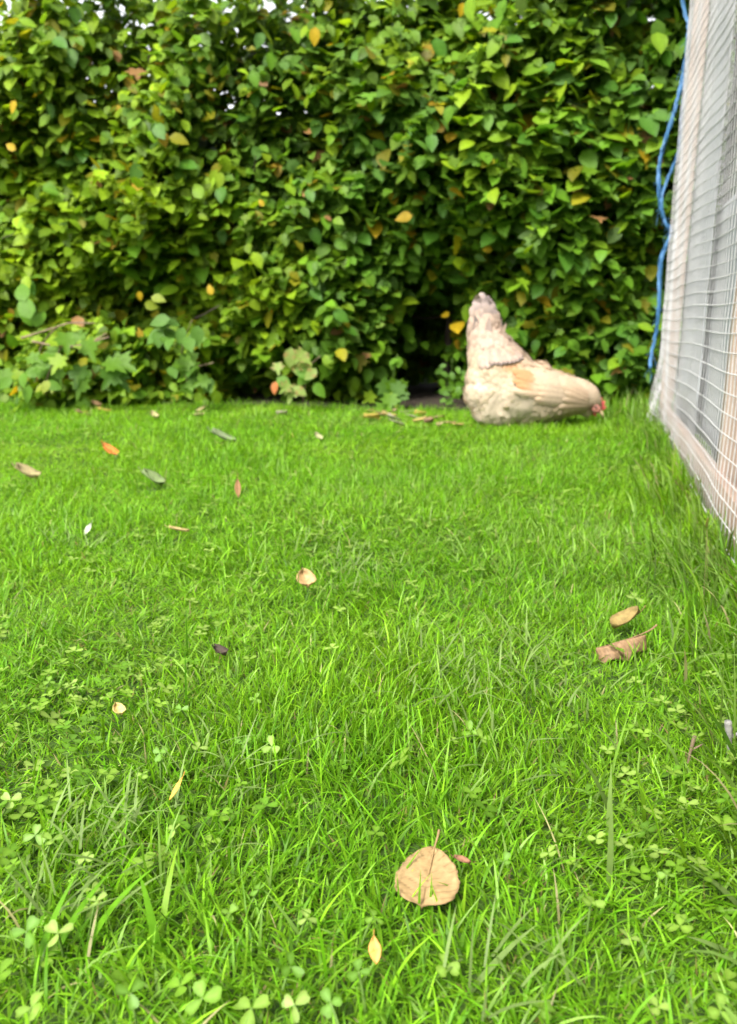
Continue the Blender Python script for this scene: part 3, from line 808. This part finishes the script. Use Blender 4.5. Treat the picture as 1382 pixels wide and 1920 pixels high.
def build_run():
    run = empty('chicken_run', RUN_A, 'wooden framed chicken run draped in white netting beside the lawn', 'chicken run')
    inv = Matrix.Translation(-RUN_A)
    def part(name, geo, mat, smooth=False, label=None):
        o = link(name, geo.mesh(name, mat, smooth), run); o.matrix_parent_inverse = inv
        if label: o['label'] = label
        return o
    Z = Vector((0, 0, 1))
    def post(s, inn, w=.042, h=RUN_H): 
        return bevel_obj(part('post', bx(Geo(), run_pt(s, inn, -.06), RUN_DIR * w, RUN_IN * w, Z * (h + .06)), M_WOOD))
    post(0, .0); post(1.33, .012); post(2.7, .012); post(0, 1.5); post(1.33, 1.5); post(2.7, 1.5); post(RUN_LEN, .012)
    bevel_obj(part('base_board', bx(Geo(), run_pt(.044, .0, -.005), RUN_DIR * (RUN_LEN - .05), RUN_IN * .022, Z * .078), M_WOODH))
    bevel_obj(part('base_board', bx(Geo(), run_pt(.002, .044, -.005), RUN_DIR * .022, RUN_IN * 1.45, Z * .078), M_WOODH))
    for z in (RUN_H - .05,):
        bevel_obj(part('top_rail', bx(Geo(), run_pt(.044, .001, z), RUN_DIR * (RUN_LEN - .05), RUN_IN * .036, Z * .042), M_WOODH))
        bevel_obj(part('top_rail', bx(Geo(), run_pt(.004, .045, z), RUN_DIR * .036, RUN_IN * 1.45, Z * .042), M_WOODH))
    # sheets hung inside
    def sheet(name, s0, s1, z0, z1, inn, mat, amp, label, wob=0):
        nx, nz = 26, 14; V, F = [], []
        for j in range(nz + 1):
            for i in range(nx + 1):
                s = s0 + (s1 - s0) * i / nx; z = z0 + (z1 - z0) * j / nz
                a = amp * (math.sin(s * 23 + z * 2 + wob) + .6 * math.sin(s * 51 - z * 5 + 1 + wob)) * (.4 + .6 * (1 - j / nz))
                V.append(run_pt(s, inn + a, z + .012 * math.sin(s * 9 + wob) * (j == 0)))
        for j in range(nz):
            for i in range(nx):
                k = j * (nx + 1) + i; F.append((k, k + 1, k + nx + 2, k + nx + 1))
        g = Geo().add(V, F)
        o = part(name, g, mat, True, label)
        md = o.modifiers.new('thick', 'SOLIDIFY'); md.thickness = .0015
        return o
    sheet('plastic_sheet', .005, .62, .03, RUN_H - .06, .047, M_WHITE, .003, 'white plastic sheet')
    sheet('plastic_sheet', .45, RUN_LEN, .03, .62, .070, M_GREY, .004, 'grey translucent plastic sheet', 2)
    sheet('shade_cloth', .45, RUN_LEN, .58, RUN_H - .06, .082, M_SHADE, .005, 'grey green shade cloth', 4)
    g = Geo()  # solid near-black block stands for the dark gap beside the second post
    bx(g, run_pt(1.245, .03, .07), RUN_DIR * .045, RUN_IN * .03, Z * .17)
    bevel_obj(part('dark_gap_block', g, M_DARK))
    # netting: 3 cm square mesh, sagging towards the middle of the span, gathered and flared at the far foot
    def net_pt(s, z):
        t = min(max(s / 1.5, 0), 1.35)
        zz = z - .25 * max(z - .31, 0) * t * (1 if t <= 1 else (2 - t))
        out = -.012 - .012 * math.sin(math.pi * min(z / .9, 1)) * math.sin(min(s / 1.35, 1) * math.pi) ** 2
        out += .0012 * math.sin(s * 19 + z * 7) + .001 * math.sin(z * 31 + s * 5)
        flare = math.exp(-(s / .25) ** 2) * math.exp(-((z - .06) / .10) ** 2)
        out -= .022 * flare
        zz += .003 * math.sin(s * 7 + z * 3)
        return run_pt(s - .02 * flare, out, max(zz, .006))
    g = Geo(); cell = .03
    ns = int(RUN_LEN / cell); nz = int((RUN_H + .5) / cell)
    zmax = RUN_H + .45
    for j in range(nz):
        z = .015 + j * cell
        pts = [net_pt(s, z) for s in np.linspace(0, RUN_LEN, 46)]
        pts = [p for p in pts if p.z < RUN_H + .02]
        if len(pts) > 2: g.tube(pts, .0009, 4)
    for i in range(ns + 1):
        pts = [net_pt(i * cell, z) for z in np.linspace(.005, zmax, 44)]
        pts = [p for p in pts if p.z < RUN_H + .02]
        g.tube(pts, .0007, 4)
    def back_pt(a, z): return run_pt(-.014 + .004 * math.sin(a * 17 + z * 9), a, z)
    for j in range(int(RUN_H / cell)):
        g.tube([back_pt(a, .015 + j * cell) for a in np.linspace(-.012, 1.5, 16)], .0011, 4)
    for i in range(int(1.5 / cell)):
        g.tube([back_pt(i * cell, z) for z in np.linspace(.01, RUN_H, 16)], .0007, 4)
    part('netting', g, M_NET, True)
    # net skirt bunched on the ground at the corner
    g = Geo()
    for k in range(9):
        a = k / 14
        p0 = run_pt(.0 + .34 * a, -.012, .10 + .05 * random.random()); p1 = run_pt(.0 + .36 * a, -.025 - .015 * random.random(), .05); p2 = run_pt(.02 + .36 * a, -.028 - .03 * random.random(), .012)
        g.tube(smooth_path([p0, p1, p2], 3), .0011, 4)
    for zz in (0.03,):
        g.tube(smooth_path([run_pt(s, -.045 + zz * .35 + .01 * math.sin(s * 40), zz + .008 * math.sin(s * 31)) for s in np.linspace(-.03, .4, 10)], 3), .0012, 4)
    part('net_skirt', g, M_NET, True)
    return run
build_run()

# ------------------------------------------------------------------ blue rope
def build_rope():
    D = 2.72
    main = [(1276, -60), (1281, 10), (1291, 48), (1290, 75), (1284, 120), (1276, 160), (1268, 196), (1255, 240), (1243, 280), (1236, 312), (1235, 345), (1238, 385), (1247, 415), (1258, 432), (1252, 455), (1240, 480), (1236, 510), (1236, 545), (1235, 585), (1230, 625), (1222, 660), (1219, 690)]
    loop = [(1290, 60), (1284, 150), (1278, 215), (1274, 275), (1262, 312), (1248, 345), (1241, 372), (1243, 405), (1256, 432), (1252, 458), (1242, 482), (1238, 520), (1237, 560), (1233, 610)]
    rope = empty('blue_rope', on_plane(1236, 500, D), 'frayed blue plastic rope looping down beside the corner post of the run', 'rope')
    inv = Matrix.Translation(-rope.location)
    third = [(x + 4 * math.sin(i * .9), y + 6) for i, (x, y) in enumerate(main[2:16])]
    for pts2, r in ((main, .0040), (loop, .0034), (third, .0026)):
        P = smooth_path([on_plane(x, y, D + .012 * math.sin(i * 1.7)) for i, (x, y) in enumerate(pts2)], 6)
        for st in range(3):
            Q = []
            for i, p in enumerate(P):
                a = i * .55 + st * 2.094
                Q.append(p + Vector((math.cos(a), math.sin(a), 0)) * r * (.62 + .5 * vnoise(i * .12, st * 3.3, 9)))
            o = link('strand', Geo().tube(Q, r * .72, 6).mesh('strand', M_ROPE), rope); o.matrix_parent_inverse = inv
    g = Geo()
    for k in range(60):
        p = on_plane(*random.choice(main[3:]), D); q = p + Vector((random.uniform(-.022, .022), random.uniform(-.01, .01), random.uniform(-.07, .03)))
        g.tube(smooth_path([p, p.lerp(q, .5) + Vector((random.uniform(-.008, .008), 0, 0)), q], 3), .0006, 4)
    o = link('frayed_fibres', g.mesh('frayed_fibres', M_ROPE), rope); o.matrix_parent_inverse = inv; o['kind'] = 'stuff'
build_rope()

# ------------------------------------------------------------------ hen
HY = 2.60
def build_hen():
    base = on_plane(968, 797, HY); base.z = relief1(base.x, base.y)
    hen = empty('hen', base, 'plump cream and buff hen pecking at the grass in front of the hedge', 'hen')
    K = 1450 / 2.585
    # centre line tail -> beak : px, py, half height, half width (px)
    path = [(905, 574, 9, 5), (907, 590, 22, 9), (909, 612, 30, 14), (913, 640, 36, 24), (924, 672, 47, 44), (942, 706, 60, 66), (966, 730, 61, 76), (996, 738, 57, 74),
            (1028, 741, 50, 62), (1058, 742, 41, 48), (1080, 743, 36, 37), (1095, 746, 31, 30), (1106, 752, 23, 23), (1114, 759, 15, 15), (1118, 766, 10, 10)]
    extra = [(954, 676, 30, 40), (1012, 712, 32, 56), (918, 738, 46, 56), (905, 716, 32, 46), (955, 768, 29, 52), (985, 772, 25, 52), (918, 758, 36, 48), (1010, 762, 28, 48), (935, 774, 24, 46), (896, 690, 18, 30), (1100, 769, 14, 18)]
    bm = bmesh.new()
    def ell(px, py, a, w, n=2):
        c = on_plane(px, py, HY)
        r = bmesh.ops.create_icosphere(bm, subdivisions=2, radius=1)
        for v in r['verts']:
            v.co = Vector((v.co.x * a / K, v.co.y * w / K, v.co.z * a / K)) + c
    for i in range(len(path) - 1):
        for k in range(6):
            t = k / 6; q = [path[i][j] * (1 - t) + path[i + 1][j] * t for j in range(4)]
            ell(*q)
    for e in extra: ell(*e)
    me = bpy.data.meshes.new('body_raw'); bm.to_mesh(me); bm.free()
    tmp = bpy.data.objects.new('body_raw', me); COL.objects.link(tmp)
    rm = tmp.modifiers.new('r', 'REMESH'); rm.mode = 'VOXEL'; rm.voxel_size = .0075; rm.use_smooth_shade = True
    sm = tmp.modifiers.new('s', 'SMOOTH'); sm.iterations = 9; sm.factor = .5
    dg = bpy.context.evaluated_depsgraph_get(); dg.update()
    body_me = bpy.data.meshes.new_from_object(tmp.evaluated_get(dg))
    bpy.data.objects.remove(tmp)
    body_me.name = 'body'
    nv = len(body_me.vertices)
    co = np.zeros(nv * 3, np.float32); body_me.vertices.foreach_get('co', co); co = co.reshape(-1, 3)

    CREAM = np.array([.49, .378, .268]); WARM = np.array([.475, .345, .235]); WHITE = np.array([.565, .465, .35]); GREY = np.array([.085, .072, .070]); LAV = np.array([.29, .235, .22]); APR = np.array([.42, .225, .11]); PINK = np.array([.39, .288, .228])
    def zone(P):
        u, v, _ = project(P); n = len(P)
        c = np.tile(CREAM, (n, 1))
        def mix(c, col, w): return c * (1 - w[:, None]) + col * w[:, None]
        j = rng.normal(0, .12, n)
        c = mix(c, WHITE, np.clip((v - 712) / 30 + j, 0, .95) * np.clip((1050 - u) / 60, 0, 1))  # paler belly, lifted further to paint out the shading underneath
        c = mix(c, PINK, np.clip((690 - v) / 40 + j, 0, .85))
        c = mix(c, WARM, np.clip(1 - np.abs((u - 1040) / 60), 0, 1) * np.clip((745 - v) / 40, 0, 1) * .8)
        c = mix(c, LAV, np.clip((606 - v) / 16 + 2 * j, 0, .8))
        near = P[:, 1] < HY + .01
        c = mix(c, APR, np.exp(-((u - 967) / 22) ** 2 - ((v - 700) / 15) ** 2) * near * .95)
        c = mix(c, GREY, np.exp(-((u - 889) / 6) ** 2 - ((v - 630) / 9) ** 2) * .7)
        c = mix(c, GREY, np.exp(-((u - 915) / 12) ** 2 - ((v - 578) / 7) ** 2) * .55 + np.exp(-((u - 932) / 7) ** 2 - ((v - 597) / 10) ** 2) * .5)
        c = mix(c, np.array([.20, .10, .07]), np.exp(-((u - 1111) / 11) ** 2 - ((v - 766) / 8) ** 2) * .95)
        c = mix(c, np.array([.26, .18, .11]), np.exp(-((u - 1040) / 40) ** 2 - ((v - 752 - (u - 1040) * .12) / 4) ** 2) * .35)
        return np.clip(c, 0, 1)
    a = body_me.attributes.new('tint', 'FLOAT_COLOR', 'POINT'); cc = np.ones((nv, 4), np.float32); cc[:, :3] = zone(co) * .95
    a.data.foreach_set('color', cc.ravel())
    body_me.materials.clear(); body_me.materials.append(M_FEATHER)
    inv = Matrix.Translation(-base)
    o = link('body', body_me, hen); o.matrix_parent_inverse = inv

    # feathers lying tailwards over the body
    pl = np.array([list(on_plane(p[0], p[1], HY)) for p in path])
    body_me.calc_loop_triangles()
    tri = np.zeros(len(body_me.loop_triangles) * 3, np.int32); body_me.loop_triangles.foreach_get('vertices', tri); tri = tri.reshape(-1, 3)
    A, B, C_ = co[tri[:, 0]], co[tri[:, 1]], co[tri[:, 2]]
    nrm = np.cross(B - A, C_ - A); ar = np.linalg.norm(nrm, axis=1); nrm = nrm / np.maximum(ar, 1e-9)[:, None]
    nf = 6500
    pick = rng.choice(len(tri), nf, p=ar / ar.sum())
    r1, r2 = np.sqrt(rng.random(nf)), rng.random(nf)
    P = (1 - r1)[:, None] * A[pick] + (r1 * (1 - r2))[:, None] * B[pick] + (r1 * r2)[:, None] * C_[pick]
    N = nrm[pick]
    k = np.argmin(np.sum((P[:, None] - pl[None]) ** 2, 2), 1)
    fl = pl[np.maximum(k - 1, 0)] - pl[np.minimum(k + 1, len(pl) - 1)]
    fl /= np.linalg.norm(fl, axis=1, keepdims=True)
    u, v, _ = project(P)
    low = np.clip((v - 745) / 30, 0, 1)[:, None] * (u < 1060)[:, None]
    fl = fl * (1 - .6 * low) + np.array([[0, 0, -1.0]]) * .7 * low + rng.normal(0, .14, (nf, 3))
    fl -= N * np.sum(fl * N, 1, keepdims=True); fl /= np.linalg.norm(fl, axis=1, keepdims=True)
    fl = fl + N * rng.uniform(.05, .30, (nf, 1)); fl /= np.linalg.norm(fl, axis=1, keepdims=True)
    N2 = N - fl * np.sum(N * fl, 1, keepdims=True); N2 /= np.linalg.norm(N2, axis=1, keepdims=True)
    size = np.where(u > 1085, .011, np.where(u > 1040, .020, .030)) * rng.uniform(.7, 1.2, nf)
    size = np.where(v < 650, .038 * rng.uniform(.7, 1.2, nf), size)
    TV = np.array([(-.10, 0, 0), (.10, 0, 0), (-.26, .4, .03), (.26, .4, .03), (-.24, .75, .02), (.24, .75, .02), (-.1, .97, -.04), (.1, .97, -.04), (0, .4, .06), (0, .75, .05)])
    TF = [(0, 1, 8), (0, 8, 2), (1, 3, 8), (2, 8, 9, 4), (8, 3, 5, 9), (4, 9, 7, 6), (9, 5, 7)]
    sizes1 = np.array([len(f) for f in TF]); flat1 = np.array([i for f in TF for i in f])
    Sd = np.cross(fl, N2)
    V = (P - N * .002)[:, None] + size[:, None, None] * (TV[None, :, 0:1] * Sd[:, None] + TV[None, :, 1:2] * fl[:, None] + TV[None, :, 2:3] * N2[:, None])
    ct = zone(P) * rng.uniform(.88, 1.08, (nf, 1))
    F = (np.arange(nf)[:, None] * len(TV) + flat1[None]).ravel()
    o = link('plumage', mesh_arrays('plumage', V.reshape(-1, 3), F, np.tile(sizes1, nf), np.clip(np.repeat(ct, len(TV), 0) * np.tile(.84 + .22 * np.clip(TV[:, 1], 0, 1), nf)[:, None], 0, .95), M_FEATHER), hen)
    o.matrix_parent_inverse = inv; o['kind'] = 'stuff'

    # the larger feathers that can be told apart, each following the body under it
    from mathutils.bvhtree import BVHTree
    tree = BVHTree.FromPolygons([Vector(c) for c in co.tolist()], [tuple(p.vertices) for p in body_me.polygons])
    def laid(name, r0, r1, wpx, col, tip, tipfrom, sgn, lift=.010):
        V, F, T = [], [], []
        n, m = 8, 4
        d = Vector((r1[0] - r0[0], r1[1] - r0[1])); nn = Vector((-d.y, d.x)).normalized()
        for i in range(n + 1):
            t = i / n
            w = wpx * (.55 + .45 * min(t * 3, 1)) * (1 if t < .7 else math.sqrt(max(1 - ((t - .7) / .31) ** 2, .02)))
            for j in range(m + 1):
                q = j / m * 2 - 1
                p = on_plane(r0[0] + d.x * t + nn.x * w * q, r0[1] + d.y * t + nn.y * w * q, HY)
                h = tree.ray_cast(Vector((p.x, HY + sgn, p.z)), Vector((0, -sgn, 0)))[0]
                if h is None:
                    h = tree.find_nearest(p)[0]; p = h
                V.append(Vector((p.x, h.y + sgn * (.002 + lift * t * t + .003 * (1 - q * q)), p.z)))
                f_ = min(max((t + .10 * q * q - tipfrom) / .12, 0), 1)
                T.append((np.array(col) * (.82 + .22 * t) * (1 - f_) + np.array(tip) * f_))
        for i in range(n):
            for j in range(m):
                k3 = i * (m + 1) + j; F.append((k3, k3 + 1, k3 + m + 2, k3 + m + 1))
        q_ = link(name, mesh_py(name, V, F, M_FEATHER, True, np.array(T)), hen); q_.matrix_parent_inverse = inv
    R_ = random.uniform
    for sgn in (-1, 1):
        for i in range(7):
            laid('saddle_feather', (898 + 7 * i, 612 + 3 * i), (893 + 8.2 * i + R_(-3, 3), 650 + R_(-5, 5)), 7, PINK * R_(.9, 1.05), PINK * .8, .9, sgn, .006)
        for i in range(10):
            laid('saddle_feather', (901 + 6.0 * i, 643 + 1.2 * i + R_(-3, 3)), (897 + 8.2 * i, 688 - 1.9 * i + R_(-2, 2)), 8, PINK * R_(.85, 1.05), GREY * 1.2, .84 if i > 1 else .94, sgn, .013)
        for i in range(6):
            laid('flank_feather', (985 - 12 * i, 735 + R_(-4, 4)), (968 - 13 * i, 778 + R_(-6, 6)), 13, WHITE * R_(.88, 1.04), WHITE, 2, sgn, .012)
        for i in range(5):
            laid('wing_feather', (1046, 718 + 4.5 * i), (947 + 6 * (i % 2), 692 + 8.5 * i), 8.5, WARM * R_(.9, 1.05), APR if i < 4 else CREAM, .52 + .05 * i, sgn, .016)
        for i in range(6):
            laid('wing_feather', (1072, 716 + 7 * i), (992 + R_(-6, 6), 692 + 10 * i), 9.5, CREAM * R_(.93, 1.04), WARM * 1.05, .8, sgn, .008)
        for i in range(6):
            laid('neck_feather', (1094, 738 + 5.5 * i), (1036 + R_(-8, 8), 704 + 13.5 * i), 8, WARM * R_(.93, 1.04), CREAM, .85, sgn, .005)
    # tail quills
    tv, tf = oval_leaf(fold=.15, droop=-.06, wide=.13, rows=6)
    for i in range(11):
        t = i / 10
        c = LAV * (1 - t) + PINK * t if i % 3 else GREY * .6 + LAV * .4
        me = mesh_py('tail_feather', tv, tf, M_FEATHER, True, np.tile(c, (len(tv), 1)))
        q = link('tail_feather', me, hen)
        p = on_plane(900 + 26 * t, 645, HY); p.y += random.uniform(-.045, .045)
        m = Matrix.Rotation(math.radians(90), 4, 'X') @ Matrix.Rotation(math.radians(14 - 38 * t), 4, 'Z') @ Matrix.Rotation(random.uniform(-.5, .5), 4, 'Y')
        q.matrix_basis = Matrix.Translation(p - base) @ m @ Matrix.Scale(random.uniform(.092, .115) * (1 - .25 * t), 4)
    # folded wings, lying on the flank
    from mathutils.bvhtree import BVHTree
    tree = BVHTree.FromPolygons([Vector(c) for c in co.tolist()], [tuple(p.vertices) for p in body_me.polygons])
    for sgn in (-1, 1):
        V, F = [], []
        nu, nvv = 10, 6
        for i in range(nu + 1):
            for j in range(nvv + 1):
                uu, vv = i / nu, j / nvv * 2 - 1
                px = 1040 - 95 * uu; py = 722 - 20 * uu + vv * 22 * (math.sin(math.pi * min(.12 + uu * .9, 1)) ** .6)
                p = on_plane(px, py, HY)
                hit = tree.ray_cast(Vector((p.x, HY + sgn, p.z)), Vector((0, -sgn, 0)))[0]
                yy = hit.y if hit is not None else HY
                V.append(Vector((p.x, yy + sgn * (.008 * math.sin(math.pi * min(.02 + uu * .75, 1)) - .009 * vv * vv - .003), p.z)))
        for i in range(nu):
            for j in range(nvv):
                k2 = i * (nvv + 1) + j; F.append((k2, k2 + 1, k2 + nvv + 2, k2 + nvv + 1))
        me = mesh_py('wing', V, F, M_FEATHER, True, zone(np.array([tuple(v) for v in V])) * .97)
        w = link('wing', me, hen); w.matrix_parent_inverse = inv
        md = w.modifiers.new('thick', 'SOLIDIFY'); md.thickness = .006
    # comb, wattles, beak, eyes
    def flat(name, pts, th, mat):
        n = len(pts); P3 = [on_plane(x, y, HY) for x, y in pts]
        V = [p + Vector((0, -th, 0)) for p in P3] + [p + Vector((0, th, 0)) for p in P3]
        F = [tuple(range(n))[::-1], tuple(range(n, 2 * n))] + [(i, (i + 1) % n, n + (i + 1) % n, n + i) for i in range(n)]
        q = link(name, Geo().add(V, F).mesh(name, mat, False), hen); q.matrix_parent_inverse = inv
        bevel_obj(q, .0015); return q
    flat('comb', [(1117, 752), (1121, 744), (1124, 751), (1129, 745), (1130, 753), (1135, 751), (1133, 760), (1137, 763), (1132, 770), (1124, 766)], .0035, M_RED)
    g = Geo().tube([on_plane(1122, 769, HY), on_plane(1129, 776, HY), on_plane(1133, 786, HY)], [.0085, .006, .001], 8)
    q = link('beak', g.mesh('beak', M_BEAK), hen); q.matrix_parent_inverse = inv
    for sgn in (-1, 1):
        # bare reddish face round the eye
        fb = bmesh.new(); bmesh.ops.create_icosphere(fb, subdivisions=3, radius=1)
        fc = on_plane(1112, 764, HY); hit = tree.ray_cast(Vector((fc.x, HY + sgn, fc.z)), Vector((0, -sgn, 0)))[0]
        fy = hit.y if hit is not None else HY + sgn * .02
        for v_ in fb.verts: v_.co = Vector((fc.x + v_.co.x * .018, fy + v_.co.y * .007 + sgn * .004, fc.z + v_.co.z * .014 - v_.co.x * .004))
        fm = bpy.data.meshes.new('face'); fb.to_mesh(fm); fb.free()
        q = link('face', fm, hen, M_FACE); q.matrix_parent_inverse = inv
        c = Vector((on_plane(1111, 761, HY).x, fy + sgn * .011, on_plane(1111, 761, HY).z))
        g = Geo().tube([c + Vector((0, -.004, 0)), c + Vector((0, -.002, 0)), c + Vector((0, .002, 0)), c + Vector((0, .004, 0))], [.002, .0045, .0045, .002], 8)
        q = link('eye', g.mesh('eye', M_EYE), hen); q.matrix_parent_inverse = inv
        c = on_plane(1112, 771, HY) + Vector((0, sgn * .014, 0))
        g = Geo().tube([c + Vector((-.002, 0, .006)), c, c + Vector((.004, 0, -.010)), c + Vector((.006, 0, -.017))], [.003, .0065, .006, .002], 8)
        q = link('wattle', g.mesh('wattle', M_RED), hen); q.matrix_parent_inverse = inv
        # legs
        hip = on_plane(970, 782, HY) + Vector((.012 * sgn, sgn * .045, 0))
        ft = Vector((hip.x + .012, hip.y, base.z + .006))
        g = Geo().tube([hip + Vector((0, 0, .02)), hip, hip.lerp(ft, .6), ft], [.012, .008, .006, .006], 8)
        for a in (-.5, 0, .5, math.pi):
            d = Vector((math.cos(a), math.sin(a), 0)); L = .045 if abs(a) < 1 else .02
            g.tube([ft, ft + d * L * .5 + Vector((0, 0, .003)), ft + d * L + Vector((0, 0, -.004))], [.005, .004, .0015], 6)
        q = link('leg', g.mesh('leg', M_SKIN), hen); q.matrix_parent_inverse = inv
build_hen()

# ------------------------------------------------------------------ fallen leaves
def dead_leaf(px, py, lift, L, W, yaw, pitch, curl, col, shape, label, pos, group=None, detail=10):
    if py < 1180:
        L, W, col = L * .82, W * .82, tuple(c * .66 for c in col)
    root = empty('fallen_leaf', pos, label, 'leaf', group)
    rows, cols = detail, (18 if detail > 10 else 6)
    V, F, T = [], [], []
    r = random.Random(px * 7 + py)
    ph = r.uniform(0, 6)
    col = np.array(col)
    for i in range(rows + 1):
        t = i / rows
        if shape == 'oval': w = .5 * (math.sin(math.pi * min(max(t ** .72, 0.0), 1)) ** .55 if 0 < t < 1 else .03)
        else: w = .5 * (math.sin(math.pi * t) ** 1.0 if 0 < t < 1 else .02)
        w *= 1 + .022 * math.sin(t * 23 + ph) + .03 * (r.random() - .5) * (8 / max(detail, 8)) + (.025 * math.sin(t * 61 + ph) * math.sin(t * 17) if detail > 10 else 0)
        for j in range(cols + 1):
            q = j / cols * 2 - 1
            x = q * w * W; y = (t - .5) * L
            z = (curl * W * (q * q) * .7 + curl * L * .35 * (t - .5) ** 2 if curl > 0 else curl * W * abs(q) ** 1.3 * .62 + .10 * W * math.sin(14 * t + 2 * q + ph) * abs(q)) + .018 * W * math.sin(9 * t + 4 * q + ph)
            vein = abs(math.sin((t * 7.0 - abs(q) * 1.6) * math.pi)) < (.16 if detail > 10 else .28)
            z += (-.012 * W if vein else .004 * W) - (.03 * W if j == cols // 2 else 0)
            V.append((x, y, z))
            c = col * (1 + .10 * math.sin(7 * t + 5 * q + ph) + .10 * (r.random() - .5)) * (.72 if vein else 1.0) * (.88 if j == cols // 2 else 1)
            if curl < 0: c = c * (.55 + .45 * (1 - abs(q)) + .35 * (r.random() - .5))  # paints a lit crest: sides darken from the fold, plus random mottle
            if j in (0, cols): c = c * .82
            T.append(c)
    for i in range(rows):
        for j in range(cols):
            k = i * (cols + 1) + j; F.append((k, k + 1, k + cols + 2, k + cols + 1))
    me = mesh_py('blade', V, F, M_DEAD, True, np.array(T))
    b = link('blade', me, root)
    md = b.modifiers.new('thick', 'SOLIDIFY'); md.thickness = max(.00025, W * .006)
    # y axis of the leaf runs away from the camera (stalk end far), tipped towards it
    m = Matrix.Rotation(math.radians(yaw), 4, 'Z') @ Matrix.Rotation(math.radians(pitch), 4, 'X')
    b.matrix_basis = m
    st = Geo().tube(smooth_path([(0, -.48 * L, -.002 * L), (0, 0, -.012 * L), (0, .46 * L, .02 * L), (.02 * L, .62 * L, .07 * L), (.03 * L, .72 * L, .13 * L)], 3), [.0022 * L + .020 * L * min(1, i / 10) * .8 for i in range(13)], 6)
    tint = np.tile(col * .8, (len(st.V), 1))
    sm = mesh_py('stalk', st.V, st.F, M_DEAD, True, tint)
    s = link('stalk', sm, root); s.matrix_basis = m
    return root
for f, p in zip(FALLEN, fallen_pos):
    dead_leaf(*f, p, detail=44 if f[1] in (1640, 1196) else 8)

lit = []
for i in range(30):
    px = random.choice([random.uniform(690, 880), random.uniform(690, 880), random.uniform(20, 690), random.uniform(1140, 1200)])
    py = 772 + 32 * max(0, 1 - abs((px - 800) / 150)) * random.random() + random.uniform(-6, 10)
    if on_ground(px, py, .014).y < 3.3: lit.append((px, py))
where = by_landmark(lit, {'the variegated sprig': (557, 740), 'the lobed seedling': (728, 765), 'the slender weed': (845, 760), 'the hen tail': (872, 790), 'the twiggy bush': (60, 740), 'the run corner': (1235, 790),
    'the rusty leaf': (180, 760), 'the bluish hanging shoot': (375, 740), 'the small straw leaf': (596, 820), 'the broad sage leaf': (417, 820)})
for i, (px, py) in enumerate(lit):
    c = random.choice([(.55, .42, .14), (.42, .30, .15), (.5, .45, .2), (.34, .22, .12), (.62, .48, .10), (.45, .42, .28)])
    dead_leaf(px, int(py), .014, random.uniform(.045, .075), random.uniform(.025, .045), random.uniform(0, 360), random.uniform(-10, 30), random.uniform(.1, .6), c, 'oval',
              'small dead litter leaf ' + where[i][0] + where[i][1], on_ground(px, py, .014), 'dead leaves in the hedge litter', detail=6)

# small pale stub and chip near the run side
def twig_thing(name, px, py, L, r, lean, mat, label, cat):
    p = on_ground(px, py, .0); p.z = relief1(p.x, p.y)
    root = empty(name, p, label, cat)
    g = Geo().tube(smooth_path([(0, 0, 0), (lean * .3, 0, L * .5), (lean, 0, L)], 5), [r * (1 - .25 * math.sin(i * .5) - .03 * i) for i in range(11)], 7)
    link('stick', g.mesh('stick', mat), root)
    g = Geo().tube([(lean * .4, 0, L * .55), (lean * .4 + .4 * L, .1 * L, L * .7)], [r * .6, r * .3], 6)
    link('side_twig', g.mesh('side_twig', mat), root)
twig_thing('twig', 1368, 1408, .032, .0030, -.004, M_STONE, 'short pale grey broken twig upright in the grass below the run', 'twig')
twig_thing('twig', 1290, 1430, .026, .0016, .003, M_TWIG, 'thin brown dry stub in the grass below the run', 'twig')
